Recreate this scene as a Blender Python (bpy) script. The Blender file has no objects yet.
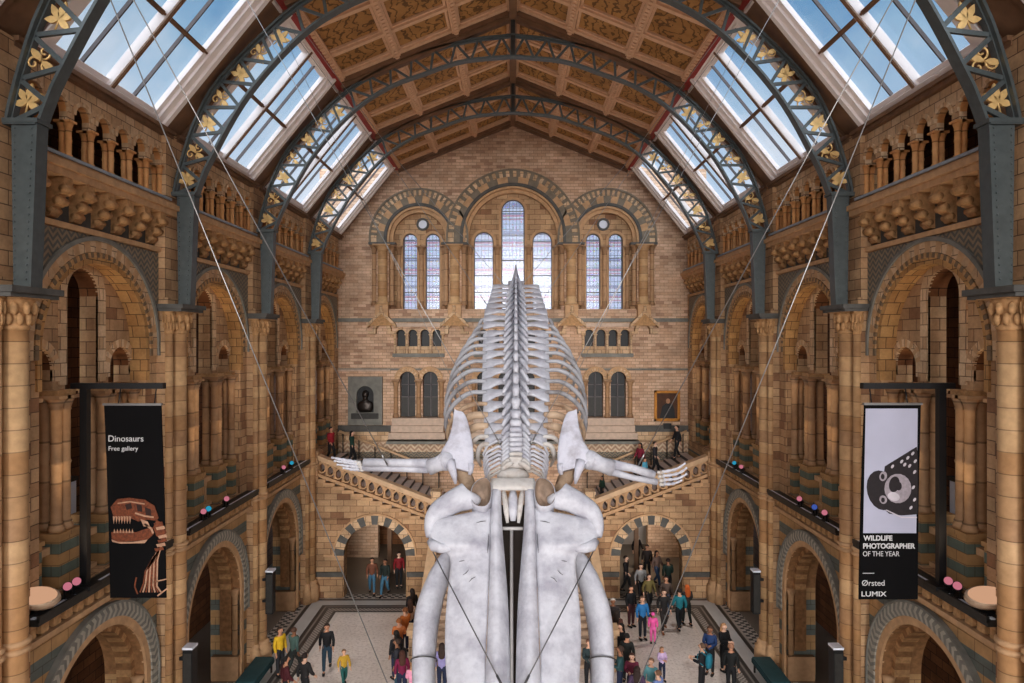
import bpy, bmesh, math, random
from mathutils import Vector, Matrix
random.seed(7)
PI = math.pi
SC = bpy.context.scene
COL = SC.collection
F, CX, CY, CAMZ = 683.0, 513.0, 341.0, 12.2

def P(px, py, d):
    """world point of a picture position at depth d (metres in front of the camera)"""
    return Vector(((px - CX) * d / F, d, CAMZ - (py - CY) * d / F))

def rgb(r, g, b):
    f = lambda c: (c / 255 / 12.92) if c / 255 <= 0.04045 else ((c / 255 + 0.055) / 1.055) ** 2.4
    return (f(r), f(g), f(b), 1.0)

# ------------------------------------------------------------------ materials
class NT:
    def __init__(s, name):
        s.m = bpy.data.materials.new(name); s.m.use_nodes = True
        s.t = s.m.node_tree; s.n = s.t.nodes; s.n.clear()
        s.out = s.n.new('ShaderNodeOutputMaterial')
    def add(s, typ, **kw):
        n = s.n.new(typ)
        for k, v in kw.items():
            if k in ('operation', 'blend_type', 'data_type', 'noise_dimensions', 'feature', 'offset', 'wave_type', 'bands_direction', 'offset_frequency', 'squash', 'interpolation_type'):
                setattr(n, k, v)
        return n
    def link(s, a, b): s.t.links.new(a, b)
    def set(s, sock, v):
        if isinstance(v, bpy.types.NodeSocket): s.link(v, sock)
        else: sock.default_value = v
    def math(s, op, a, b=0.0, c=None):
        n = s.add('ShaderNodeMath', operation=op); s.set(n.inputs[0], a); s.set(n.inputs[1], b)
        if c is not None: s.set(n.inputs[2], c)
        return n.outputs[0]
    def mixc(s, fac, a, b, bt='MIX'):
        n = s.n.new('ShaderNodeMix'); n.data_type = 'RGBA'; n.blend_type = bt
        s.set(n.inputs[0], fac); s.set(n.inputs[6], a); s.set(n.inputs[7], b)
        return n.outputs[2]
    def pos(s): return s.n.new('ShaderNodeNewGeometry')
    def noise(s, vec, scale, detail=3, rough=.55, dim='3D'):
        n = s.n.new('ShaderNodeTexNoise'); n.noise_dimensions = dim
        if vec is not None: s.link(vec, n.inputs['Vector'])
        n.inputs['Scale'].default_value = scale; n.inputs['Detail'].default_value = detail
        n.inputs['Roughness'].default_value = rough
        return n.outputs['Fac']
    def ramp(s, fac, stops, mode='LINEAR'):
        n = s.n.new('ShaderNodeValToRGB'); n.color_ramp.interpolation = mode
        e = n.color_ramp.elements
        while len(e) > 1: e.remove(e[-1])
        e[0].position, e[0].color = stops[0]
        for p, c in stops[1:]:
            k = e.new(p); k.color = c
        s.link(fac, n.inputs[0]); return n.outputs[0]
    def xyz(s, vec):
        n = s.n.new('ShaderNodeSeparateXYZ'); s.link(vec, n.inputs[0]); return n.outputs
    def comb(s, a, b, c):
        n = s.n.new('ShaderNodeCombineXYZ'); s.set(n.inputs[0], a); s.set(n.inputs[1], b); s.set(n.inputs[2], c); return n.outputs[0]
    def boxvec(s):
        g = s.pos(); p = s.xyz(g.outputs['Position']); q = s.xyz(g.outputs['True Normal'])
        ix = s.math('GREATER_THAN', s.math('ABSOLUTE', q[0]), .6)
        iy = s.math('GREATER_THAN', s.math('ABSOLUTE', q[1]), .6)
        u = s.math('ADD', s.math('MULTIPLY', p[0], s.math('SUBTRACT', 1.0, ix)), s.math('MULTIPLY', p[1], ix))
        side = s.math('MAXIMUM', ix, iy)
        v = s.math('ADD', s.math('MULTIPLY', p[1], s.math('SUBTRACT', 1.0, side)), s.math('MULTIPLY', p[2], side))
        return s.comb(u, v, 0.0), g
    def bsdf(s, col, rough=.7, metal=0.0, bump=None, bstr=.3, spec=.3):
        b = s.n.new('ShaderNodeBsdfPrincipled')
        s.set(b.inputs['Base Color'], col); s.set(b.inputs['Roughness'], rough); s.set(b.inputs['Metallic'], metal)
        b.inputs['Specular IOR Level'].default_value = spec
        if bump is not None:
            n = s.n.new('ShaderNodeBump'); n.inputs['Strength'].default_value = bstr; n.inputs['Distance'].default_value = .03
            s.link(bump, n.inputs['Height']); s.link(n.outputs[0], b.inputs['Normal'])
        s.link(b.outputs[0], s.out.inputs[0]); return b

def plain(name, col, rough=.7, metal=0.0, var=.18, scale=3.0, bump=0.0, spec=.3):
    t = NT(name); g = t.pos()
    n = t.noise(g.outputs['Position'], scale, 4)
    dark = tuple(c * (1 - var) for c in col[:3]) + (1,); lite = tuple(min(1, c * (1 + var)) for c in col[:3]) + (1,)
    c = t.ramp(n, [(.3, dark), (.7, lite)])
    t.bsdf(c, rough, metal, n if bump else None, bump, spec); return t.m

def brickmat(name, c1, c2, mortar, bw, bh, stain=.35, ms=.012, c3=None):
    t = NT(name); v, g = t.boxvec()
    b = t.n.new('ShaderNodeTexBrick'); t.link(v, b.inputs['Vector'])
    b.inputs['Scale'].default_value = 1; b.inputs['Mortar Size'].default_value = ms; b.inputs['Mortar Smooth'].default_value = .3
    b.inputs['Brick Width'].default_value = bw; b.inputs['Row Height'].default_value = bh; b.inputs['Bias'].default_value = 0
    b.inputs['Color1'].default_value = c1; b.inputs['Color2'].default_value = c2; b.inputs['Mortar'].default_value = mortar
    col = b.outputs['Color']
    if c3 is not None:                 # some stones of a third hue
        b2 = t.n.new('ShaderNodeTexBrick'); t.link(v, b2.inputs['Vector'])
        b2.inputs['Scale'].default_value = 1; b2.inputs['Mortar Size'].default_value = 0
        b2.inputs['Brick Width'].default_value = bw; b2.inputs['Row Height'].default_value = bh
        b2.offset_frequency = 2
        b2.inputs['Color1'].default_value = (0, 0, 0, 1); b2.inputs['Color2'].default_value = (1, 1, 1, 1); b2.inputs['Bias'].default_value = -.2
        k = t.math('MULTIPLY', t.math('GREATER_THAN', b2.outputs['Color'], .72), .75)
        k = t.math('MULTIPLY', k, t.math('SUBTRACT', 1.0, b.outputs['Fac']))
        col = t.mixc(k, col, c3)
    n = t.noise(g.outputs['Position'], .9, 5, .6)
    n2 = t.noise(g.outputs['Position'], 14, 3)
    d = t.ramp(n, [(.28, (1 - 1.25 * stain, 1 - 1.3 * stain, 1 - 1.35 * stain, 1)), (.62, (1.06, 1.04, 1.02, 1))])
    col = t.mixc(1.0, col, d, 'MULTIPLY')
    d2 = t.ramp(n2, [(.2, (.82, .8, .78, 1)), (.8, (1.1, 1.1, 1.1, 1))])
    col = t.mixc(1.0, col, d2, 'MULTIPLY')
    hgt = t.math('SUBTRACT', t.math('MULTIPLY', n2, .25), b.outputs['Fac'])
    t.bsdf(col, .75, 0, hgt, .35); return t.m

def bandmat(name, cols, h, jit=.25):
    """horizontal courses of differing stone, one hue per course"""
    t = NT(name); g = t.pos(); p = t.xyz(g.outputs['Position'])
    k = t.math('FLOOR', t.math('DIVIDE', p[2], h))
    seed = t.math('FLOOR', t.math('MULTIPLY', p[1], .45))
    w = t.n.new('ShaderNodeTexWhiteNoise'); w.noise_dimensions = '2D'; t.link(t.comb(k, seed, 0.0), w.inputs['Vector'])
    c = t.ramp(w.outputs['Value'], [(i / len(cols), cc) for i, cc in enumerate(cols)], 'CONSTANT')
    fr = t.math('FRACT', t.math('DIVIDE', p[2], h))
    joint = t.math('MULTIPLY', t.math('LESS_THAN', fr, .05), .55)
    c = t.mixc(joint, c, rgb(60, 42, 26))
    n = t.noise(g.outputs['Position'], 5, 4)
    c = t.mixc(1.0, c, t.ramp(n, [(.25, (.78, .74, .7, 1)), (.7, (1.08, 1.06, 1.04, 1))]), 'MULTIPLY')
    t.bsdf(c, .6, 0, n, .15); return t.m

def stripemat(name, a, b, h, frac=.5, off=0.0):
    t = NT(name); v, g = t.boxvec(); p = t.xyz(g.outputs['Position'])
    fr = t.math('FRACT', t.math('DIVIDE', t.math('ADD', p[2], off), h))
    k = t.math('LESS_THAN', fr, frac)
    c = t.mixc(k, a, b)
    br = t.n.new('ShaderNodeTexBrick'); t.link(v, br.inputs['Vector']); br.inputs['Scale'].default_value = 1
    br.inputs['Brick Width'].default_value = .55; br.inputs['Row Height'].default_value = h / 2; br.inputs['Mortar Size'].default_value = .012
    c = t.mixc(t.math('MULTIPLY', br.outputs['Fac'], .5), c, rgb(60, 45, 30))
    n = t.noise(g.outputs['Position'], 3, 5)
    c = t.mixc(1.0, c, t.ramp(n, [(.25, (.7, .7, .7, 1)), (.7, (1.08, 1.06, 1.04, 1))]), 'MULTIPLY')
    t.bsdf(c, .7, 0, n, .2); return t.m

def chevmat(name, a, b, su=.3, sv=.16, axis='box'):
    """zigzag inlay"""
    t = NT(name); v, g = t.boxvec(); q = t.xyz(v)
    tri = t.math('PINGPONG', q[0], su / 2)
    w = t.math('ADD', q[1], tri)
    k = t.math('LESS_THAN', t.math('FRACT', t.math('DIVIDE', w, sv)), .5)
    c = t.mixc(k, a, b); n = t.noise(g.outputs['Position'], 3, 4)
    c = t.mixc(1.0, c, t.ramp(n, [(.25, (.75, .75, .75, 1)), (.7, (1.05, 1.05, 1.05, 1))]), 'MULTIPLY')
    t.bsdf(c, .65, 0, n, .15); return t.m

M = {}
M['stone'] = brickmat('buff terracotta', rgb(206, 170, 130), rgb(172, 132, 96), rgb(104, 78, 58), .62, .29, .34, .012, rgb(138, 98, 72))
M['brick'] = brickmat('pinkish terracotta wall', rgb(228, 196, 168), rgb(200, 162, 132), rgb(150, 118, 94), .46, .17, .28, .01, rgb(172, 136, 114))
M['stonepale'] = brickmat('pale buff terracotta', rgb(226, 196, 160), rgb(200, 164, 126), rgb(120, 94, 72), .4, .3, .25)
M['dark'] = brickmat('shaded aisle terracotta', rgb(140, 92, 56), rgb(112, 70, 42), rgb(50, 34, 24), .6, .3, .4)  # darker terracotta; shade of aisles and recesses put into the colour
M['band'] = bandmat('banded column terracotta', [rgb(200, 160, 116), rgb(184, 144, 102), rgb(174, 134, 96), rgb(206, 168, 124), rgb(180, 136, 92)], .42)
M['shaft'] = bandmat('colonnette terracotta', [rgb(188, 150, 112), rgb(172, 134, 98), rgb(156, 120, 88), rgb(182, 144, 108)], .9)
M['arcade'] = bandmat('orange arcade terracotta', [rgb(224, 162, 102), rgb(208, 146, 90), rgb(216, 160, 106)], .6)
M['carve'] = plain('carved terracotta', rgb(178, 136, 92), .7, 0, .28, 9, .35)
M['carvebrown'] = plain('brown carved terracotta', rgb(142, 102, 66), .7, 0, .3, 7, .3)
M['mould'] = plain('moulded terracotta', rgb(192, 152, 112), .7, 0, .18, 4, .2)
M['gold_soffit'] = brickmat('uplit golden terracotta', rgb(204, 160, 104), rgb(178, 132, 82), rgb(100, 74, 50), .35, .3)  # gold of the ledge uplights put into the soffit colour
M['grey'] = plain('blue grey terracotta', rgb(122, 120, 112), .7, 0, .22, 3, .25)
M['greywarm'] = plain('warm grey terracotta', rgb(126, 114, 98), .7, 0, .2, 3, .25)
M['greydark'] = plain('dark grey terracotta', rgb(86, 84, 80), .7, 0, .22, 3, .25)
M['stripe'] = stripemat('striped buff and grey courses', rgb(186, 146, 100), rgb(104, 110, 104), .9, .42, .2)
M['plinth'] = stripemat('striped gallery plinth', rgb(176, 136, 90), rgb(96, 108, 98), .5, .45)
M['palegrey'] = plain('pale grey terracotta', rgb(166, 160, 146), .7, 0, .15, 4)
M['chevdark'] = plain('brown grey moulding', rgb(116, 96, 74), .7, 0, .2, 5)
M['chev'] = chevmat('zigzag grey inlay', rgb(98, 96, 90), rgb(146, 128, 104), .3, .16)
M['lozenge'] = chevmat('zigzag pale inlay', rgb(220, 196, 166), rgb(178, 142, 116), .44, .26)
M['iron'] = plain('blue grey painted iron', rgb(80, 87, 87), .42, .25, .15, 6, .1, .5)
M['irondark'] = plain('dark painted iron', rgb(52, 50, 47), .5, .3, .2, 6)
M['gold'] = plain('gilded iron leaf', rgb(236, 196, 130), .4, .4, .15, 8)
M['white'] = plain('white painted window wood', rgb(238, 228, 224), .5, 0, .05, 2)
M['brownwood'] = plain('brown varnished wood', rgb(116, 84, 60), .5, 0, .25, 2)
M['bar'] = plain('dark glazing bar', rgb(92, 84, 84), .5)
M['rib'] = plain('pinkish cream ceiling rib', rgb(214, 172, 138), .6, 0, .1, 5)
M['red'] = plain('red painted purlin', rgb(150, 44, 40), .5)
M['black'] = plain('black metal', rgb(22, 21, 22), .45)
M['steel'] = plain('steel cable', rgb(150, 148, 146), .35, .8, .08)
M['wire'] = plain('dark wire', rgb(92, 90, 90), .4, .6)
M['ledge_top'] = plain('slate ledge', rgb(150, 158, 166), .5)
M['woodrail'] = plain('polished stone handrail', rgb(204, 168, 130), .4, 0, .15, 3)
M['paleplaster'] = plain('pale plaster', rgb(190, 182, 176), .8, 0, .06)
M['glow'] = None
M['screen'] = plain('white display board', rgb(226, 230, 240), .6, 0, .04)

def bonemat(name, base, stainc, sc=2.2, thr=.52):
    t = NT(name); g = t.pos()
    n = t.noise(g.outputs['Position'], sc, 6, .6); n2 = t.noise(g.outputs['Position'], 9, 5, .65)
    c = t.ramp(n, [(.3, stainc), (thr, base), (.8, tuple(min(1, x * 1.06) for x in base[:3]) + (1,))])
    c = t.mixc(1.0, c, t.ramp(n2, [(.28, (.86, .86, .88, 1)), (.55, (1.02, 1.02, 1.02, 1))]), 'MULTIPLY')
    t.bsdf(c, .5, 0, n2, .35, .35); return t.m
M['bone'] = bonemat('whale bone', rgb(190, 190, 197), rgb(158, 156, 166), 2.6, .55)
M['bonewarm'] = bonemat('cream whale bone', rgb(190, 185, 180), rgb(150, 134, 120))
M['bonebrown'] = bonemat('brown shaded bone', rgb(176, 150, 124), rgb(120, 92, 70), 3)  # brown bone, with underside shading of the front ribs in the colour
M['bonegrey'] = bonemat('shade-greyed rib bone', rgb(158, 158, 163), rgb(104, 99, 98), 1.6)  # greyer copy of the bone; shade among the ribs put into the colour

def panelmat():
    t = NT('painted ceiling panel'); g = t.pos()
    n = t.noise(g.outputs['Position'], 1.3, 4)
    w = t.n.new('ShaderNodeTexWave'); t.link(g.outputs['Position'], w.inputs['Vector'])
    w.inputs['Scale'].default_value = .9; w.inputs['Distortion'].default_value = 16; w.inputs['Detail'].default_value = 3; w.inputs['Detail Scale'].default_value = 1.4
    vo = t.n.new('ShaderNodeTexVoronoi'); t.link(g.outputs['Position'], vo.inputs['Vector']); vo.inputs['Scale'].default_value = 5
    base = t.ramp(n, [(.3, rgb(146, 102, 56)), (.7, rgb(178, 130, 76))])
    line = t.math('GREATER_THAN', w.outputs['Fac'], .86)
    c = t.mixc(t.math('MULTIPLY', line, .75), base, rgb(70, 44, 20))
    leaf = t.math('LESS_THAN', vo.outputs['Distance'], .22)
    c = t.mixc(t.math('MULTIPLY', leaf, .55), c, rgb(80, 56, 26))
    t.bsdf(c, .7, 0); return t.m
M['panel'] = panelmat()

def glassmat():
    t = NT('skylight glass')
    tr = t.n.new('ShaderNodeBsdfTransparent'); tr.inputs[0].default_value = (.90, .95, 1, 1)
    gl = t.n.new('ShaderNodeBsdfGlossy'); gl.inputs['Roughness'].default_value = .15
    mx = t.n.new('ShaderNodeMixShader'); mx.inputs[0].default_value = .04
    t.link(tr.outputs[0], mx.inputs[1]); t.link(gl.outputs[0], mx.inputs[2]); t.link(mx.outputs[0], t.out.inputs[0]); return t.m
M['glass'] = glassmat()

def stainedmat():
    t = NT('stained leaded glass'); g = t.pos(); p = t.xyz(g.outputs['Position'])
    # bands of red and blue ornament on pale panes, with dark leading
    v = t.comb(p[0], p[2], 0.0)
    b = t.n.new('ShaderNodeTexBrick'); t.link(v, b.inputs['Vector']); b.offset = 0
    b.inputs['Scale'].default_value = 1; b.inputs['Brick Width'].default_value = .2; b.inputs['Row Height'].default_value = .3
    b.inputs['Mortar Size'].default_value = .012
    fr = t.math('FRACT', t.math('DIVIDE', t.math('SUBTRACT', p[2], 13.7), 1.55))
    col = t.ramp(fr, [(0, rgb(150, 170, 200)), (.1, rgb(205, 222, 240)), (.5, rgb(200, 160, 180)), (.56, rgb(222, 232, 240)), (.62, rgb(200, 140, 160)), (.7, rgb(120, 160, 190)), (.76, rgb(215, 228, 240)), (.97, rgb(110, 120, 150))], 'CONSTANT')
    vo = t.n.new('ShaderNodeTexVoronoi'); t.link(v, vo.inputs['Vector']); vo.inputs['Scale'].default_value = 6
    k = t.math('MULTIPLY', t.math('LESS_THAN', vo.outputs['Distance'], .3), .55)
    col = t.mixc(k, col, vo.outputs['Color'])
    col = t.mixc(.5, col, rgb(244, 240, 250))
    col = t.mixc(t.math('MULTIPLY', b.outputs['Fac'], .7), col, rgb(70, 74, 92))
    tr = t.n.new('ShaderNodeBsdfTransparent'); t.link(col, tr.inputs[0])
    df = t.n.new('ShaderNodeBsdfTranslucent'); t.link(col, df.inputs[0])
    gl = t.n.new('ShaderNodeBsdfGlossy'); gl.inputs['Roughness'].default_value = .2
    m0 = t.n.new('ShaderNodeMixShader'); m0.inputs[0].default_value = .25; t.link(tr.outputs[0], m0.inputs[1]); t.link(df.outputs[0], m0.inputs[2])
    mx = t.n.new('ShaderNodeMixShader'); mx.inputs[0].default_value = .05
    t.link(m0.outputs[0], mx.inputs[1]); t.link(gl.outputs[0], mx.inputs[2]); t.link(mx.outputs[0], t.out.inputs[0]); return t.m
M['stained'] = stainedmat()

def floormat():
    t = NT('mosaic floor with inlaid borders'); g = t.pos(); p = t.xyz(g.outputs['Position'])
    ax = t.math('ABSOLUTE', p[0])
    fx = t.math('SUBTRACT', ax, 7.8)
    fy = t.math('SUBTRACT', p[1], 30.55)
    dist = t.math('MAXIMUM', fx, fy)           # distance out of the mosaic field
    n = t.noise(g.outputs['Position'], 9, 5, .7); n2 = t.noise(g.outputs['Position'], .5, 3)
    field = t.ramp(n, [(.3, rgb(176, 160, 150)), (.48, rgb(226, 214, 206)), (.7, rgb(238, 228, 220))])
    ck = t.n.new('ShaderNodeTexChecker'); t.link(g.outputs['Position'], ck.inputs['Vector']); ck.inputs['Scale'].default_value = 5.5
    ck.inputs['Color1'].default_value = rgb(190, 182, 174); ck.inputs['Color2'].default_value = rgb(52, 48, 46)
    ck2 = t.n.new('ShaderNodeTexChecker'); t.link(g.outputs['Position'], ck2.inputs['Vector']); ck2.inputs['Scale'].default_value = 11
    ck2.inputs['Color1'].default_value = rgb(176, 168, 160); ck2.inputs['Color2'].default_value = rgb(88, 80, 76)
    s = t.math('DIVIDE', dist, 4.0)
    W, D, G, K = (1, 0, 0, 1), (0, 1, 0, 1), (0, 0, 1, 1), (0, 0, 0, 1)
    band = t.ramp(s, [(0, rgb(214, 206, 198)), (.04, rgb(62, 57, 54)), (.075, rgb(150, 142, 134)), (.15, rgb(66, 60, 57)), (.19, rgb(128, 122, 116)), (.21, rgb(56, 52, 50)),
                      (.25, rgb(186, 184, 182)), (.39, rgb(58, 54, 52)), (.43, rgb(170, 160, 150)), (.46, rgb(60, 56, 54)), (.6, rgb(120, 110, 100))], 'CONSTANT')
    pat = t.ramp(s, [(0, K), (.075, (1, 1, 1, 1)), (.15, K)], 'CONSTANT')
    pat2 = t.ramp(s, [(0, K), (.46, (1, 1, 1, 1)), (.6, K)], 'CONSTANT')
    c = t.mixc(pat, band, ck2.outputs['Color']); c = t.mixc(pat2, c, ck.outputs['Color'])
    c = t.mixc(t.math('LESS_THAN', dist, 0.0), c, field)
    c = t.mixc(1.0, c, t.ramp(n2, [(.3, (.86, .84, .82, 1)), (.7, (1.05, 1.05, 1.05, 1))]), 'MULTIPLY')
    t.bsdf(c, .38, 0, None, 0, .4); return t.m
M['floor'] = floormat()

# ------------------------------------------------------------------ mesh builder
class MB:
    def __init__(s, T=None): s.v = []; s.f = []; s.mi = []; s.sm = []; s.T = T
    def pt(s, p):
        s.v.append(tuple(s.T(*p)) if s.T else tuple(p)); return len(s.v) - 1
    def face(s, idx, m=0, sm=False): s.f.append(tuple(idx)); s.mi.append(m); s.sm.append(sm)
    def box(s, x0, x1, y0, y1, z0, z1, m=0):
        i = [s.pt(p) for p in ((x0, y0, z0), (x1, y0, z0), (x1, y1, z0), (x0, y1, z0), (x0, y0, z1), (x1, y0, z1), (x1, y1, z1), (x0, y1, z1))]
        for q in ((0, 3, 2, 1), (4, 5, 6, 7), (0, 1, 5, 4), (1, 2, 6, 5), (2, 3, 7, 6), (3, 0, 4, 7)): s.face([i[k] for k in q], m)
    def prism(s, a, b, m=0, sm=False):
        """closed solid between two matching polygons of 3-D points"""
        A = [s.pt(p) for p in a]; B = [s.pt(p) for p in b]; n = len(A)
        s.face(A[::-1], m); s.face(B, m)
        for k in range(n): s.face((A[k], A[(k + 1) % n], B[(k + 1) % n], B[k]), m, sm)
    def loft(s, rings, m=0, sm=True, cap=True, closed=False):
        R = [[s.pt(p) for p in r] for r in rings]; n = len(R[0])
        L = len(R)
        for j in range(L if closed else L - 1):
            A, B = R[j], R[(j + 1) % L]
            for k in range(n): s.face((A[k], A[(k + 1) % n], B[(k + 1) % n], B[k]), m, sm)
        if cap and not closed: s.face(R[0][::-1], m, sm); s.face(R[-1], m, sm)
    def lathe(s, cx, cy, prof, n=16, m=0):
        s.loft([[(cx + r * math.cos(2 * PI * k / n), cy + r * math.sin(2 * PI * k / n), z) for k in range(n)] for r, z in prof], m)
    def tube(s, pts, rad, n=8, m=0, flat=1.0, up=None, caps=True):
        pts = [Vector(p) for p in pts]
        if not hasattr(rad, '__len__'): rad = [rad] * len(pts)
        rings = []; ref = Vector(up) if up is not None else None
        for i, p in enumerate(pts):
            t = (pts[min(i + 1, len(pts) - 1)] - pts[max(i - 1, 0)])
            if t.length < 1e-9: t = Vector((0, 0, 1))
            t.normalize()
            if ref is None: ref = Vector((0, 0, 1)) if abs(t.z) < .9 else Vector((1, 0, 0))
            a = (ref - t * ref.dot(t)); a.normalize(); b = t.cross(a)
            if up is None: ref = a
            r = rad[i]
            rings.append([tuple(p + a * (r * flat * math.cos(2 * PI * k / n)) + b * (r * math.sin(2 * PI * k / n))) for k in range(n)])
        s.loft(rings, m, True, caps)
    def ell(s, c, r, n=10, rr=7, m=0):
        cx, cy, cz = c; rx, ry, rz = r
        s.loft([[(cx + rx * math.cos(2 * PI * k / n) * math.sin(PI * (j + .12) / (rr - 1 + .24)), cy + ry * math.sin(2 * PI * k / n) * math.sin(PI * (j + .12) / (rr - 1 + .24)), cz + rz * math.cos(PI * (j + .12) / (rr - 1 + .24))) for k in range(n)] for j in range(rr)], m)
    # arched panel: coordinates (u, z) placed at w0..w1 by the plane function
    def archcell(s, u0, u1, z0, z1, c, r, zs, sill, w0, w1, pl, m=0, ms=None, n=18):
        """rectangular cell u0..u1, z0..z1 with one round-headed opening; pl(u, w, z) gives the 3-D point"""
        ms = m if ms is None else ms
        def blk(a0, a1, b0, b1):
            if a1 - a0 < 1e-4 or b1 - b0 < 1e-4: return
            s.prism([pl(a0, w0, b0), pl(a1, w0, b0), pl(a1, w0, b1), pl(a0, w0, b1)], [pl(a0, w1, b0), pl(a1, w1, b0), pl(a1, w1, b1), pl(a0, w1, b1)], m)
        blk(u0, c - r, z0, z1); blk(c + r, u1, z0, z1); blk(c - r, c + r, z0, sill)
        pts = [(c - r * math.cos(PI * k / n), zs + r * math.sin(PI * k / n)) for k in range(n + 1)]
        for w, flip in ((w0, 0), (w1, 1)):
            lo = [s.pt(pl(u, w, z)) for u, z in pts]; hi = [s.pt(pl(u, w, z1)) for u, z in pts]
            for k in range(n): s.face((lo[k], lo[k + 1], hi[k + 1], hi[k]), m)
        a = [s.pt(pl(u, w0, z)) for u, z in pts]; b = [s.pt(pl(u, w1, z)) for u, z in pts]
        for k in range(n): s.face((a[k], a[k + 1], b[k + 1], b[k]), ms)
        a = [s.pt(pl(u, w0, z1)) for u, z in pts]; b = [s.pt(pl(u, w1, z1)) for u, z in pts]
        for k in range(n): s.face((a[k], a[k + 1], b[k + 1], b[k]), m)
    def archring(s, c, zs, r0, r1, w0, w1, pl, mats=(0,), n=24, stilt=0.0, a0=0.0, a1=PI, gap=0.0, shear=0.0):
        for k in range(n):
            t0 = a0 + (a1 - a0) * (k + gap) / n; t1 = a0 + (a1 - a0) * (k + 1 - gap) / n
            q = [(c - r0 * math.cos(t0), zs + r0 * math.sin(t0)), (c - r1 * math.cos(t0 + shear), zs + r1 * math.sin(t0 + shear)), (c - r1 * math.cos(t1 + shear), zs + r1 * math.sin(t1 + shear)), (c - r0 * math.cos(t1), zs + r0 * math.sin(t1))]
            s.prism([pl(u, w0, z) for u, z in q], [pl(u, w1, z) for u, z in q], mats[k % len(mats)])
        if stilt > 0:
            for sg in (-1, 1):
                a, b = sorted((c + sg * r0, c + sg * r1))
                s.prism([pl(a, w0, zs - stilt), pl(b, w0, zs - stilt), pl(b, w0, zs), pl(a, w0, zs)], [pl(a, w1, zs - stilt), pl(b, w1, zs - stilt), pl(b, w1, zs), pl(a, w1, zs)], mats[0])
    def build(s, name, mats, parent=None, fix=True, sub=0):
        me = bpy.data.meshes.new(name)
        off = Vector((0, 0, 0)); q = parent
        while q is not None: off = off + q.location; q = q.parent
        me.from_pydata([(x - off.x, y - off.y, z - off.z) for x, y, z in s.v], [], s.f)
        for m in (mats if isinstance(mats, (list, tuple)) else [mats]): me.materials.append(m)
        me.polygons.foreach_set('material_index', s.mi); me.polygons.foreach_set('use_smooth', s.sm)
        if fix:
            b = bmesh.new(); b.from_mesh(me); bmesh.ops.recalc_face_normals(b, faces=b.faces); b.to_mesh(me); b.free()
        me.update()
        o = bpy.data.objects.new(name, me); COL.objects.link(o)
        if parent is not None: o.parent = parent
        if sub:
            md = o.modifiers.new('smooth', 'SUBSURF'); md.levels = sub; md.render_levels = sub
        return o

def tag(o, label=None, cat=None, group=None, kind=None):
    if label: o['label'] = label
    if cat: o['category'] = cat
    if group: o['group'] = group
    if kind: o['kind'] = kind
    return o
def thing(name, loc, label, cat, group=None, kind=None):
    o = bpy.data.objects.new(name, None); COL.objects.link(o); o.location = loc; o.empty_display_size = .2
    return tag(o, label, cat, group, kind)
def copy_tree(o, parent=None):
    c = o.copy(); COL.objects.link(c); c.parent = parent
    for ch in list(o.children): copy_tree(ch, c)
    return c
ORD = ['nearest', 'second', 'third', 'fourth', 'fifth', 'sixth']

# ------------------------------------------------------------------ dimensions
B = 6.37
DC = [13.06 + B * k for k in range(-1, 5)]      # pier depths; DC[1] is the pier at the picture edge
YB = 38.5                                        # end wall
def mid(k): return (DC[k] + DC[k + 1]) / 2       # bay centres
SIDES = ((-1, 'left'), (1, 'right'))

# ------------------------------------------------------------------ floor and shell
b = MB(); b.box(-14, 14, -12, 44, -.2, 0); tag(b.build('floor', M['floor']), kind='structure', label='pale mosaic hall floor with dark inlaid borders')

def side_T(s, d0): return lambda X, y, z: (s * X, d0 + y, z)

def ground_bay(s, d0):
    """plain wall masonry of one bay, returned as one mesh builder"""
    T = side_T(s, d0); b = MB(T); pl = lambda u, w, z: (w, u, z)
    h = B / 2
    # ground arcade wall with its arch
    b.archcell(-h, h, 0, 6.2, 0, 2.0, 3.3, 0, 9.85, 10.9, pl, 0, 1)
    # gallery wall with the big arch
    b.archcell(-h, h, 6.2, 14.75, 0, 2.05, 12.0, 6.7, 9.85, 10.25, pl, 2, 3)
    # corbel back wall, arcade parapet
    b.box(9.95, 10.9, -h, h, 14.75, 16.15, 4)
    return b
def wallmats(): return [M['stripe'], M['carvebrown'], M['stone'], M['gold_soffit'], M['greydark']]

for s, nm in SIDES:
    w = thing('wall_' + nm, (s * 9.85, DC[0], 0), None, None, None, 'structure')
    for k in range(0, 5):
        ground_bay(s, mid(k)).build('bay_masonry', wallmats(), w)
    b = MB(); y0, y1 = DC[0] - B / 2, YB + 6
    X = lambda a, c: (min(s * a, s * c), max(s * a, s * c))
    b.box(*X(13.2, 13.5), y0, y1, 0, 19); b.box(*X(10.9, 13.2), y0, y1, 5.95, 6.2); b.box(*X(10.25, 13.2), y0, y1, 15.3, 15.5); b.box(*X(13.0, 13.2), y0, y1, 15.5, 18.2)
    b.box(*X(9.9, 13.4), y0, y1, 18.2, 18.35)
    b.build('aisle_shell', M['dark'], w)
    b = MB(); b.box(*X(9.85, 10.9), -12, DC[0], 0, 18.1); b.build('rear_bay_masonry', M['stone'], w)

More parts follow.
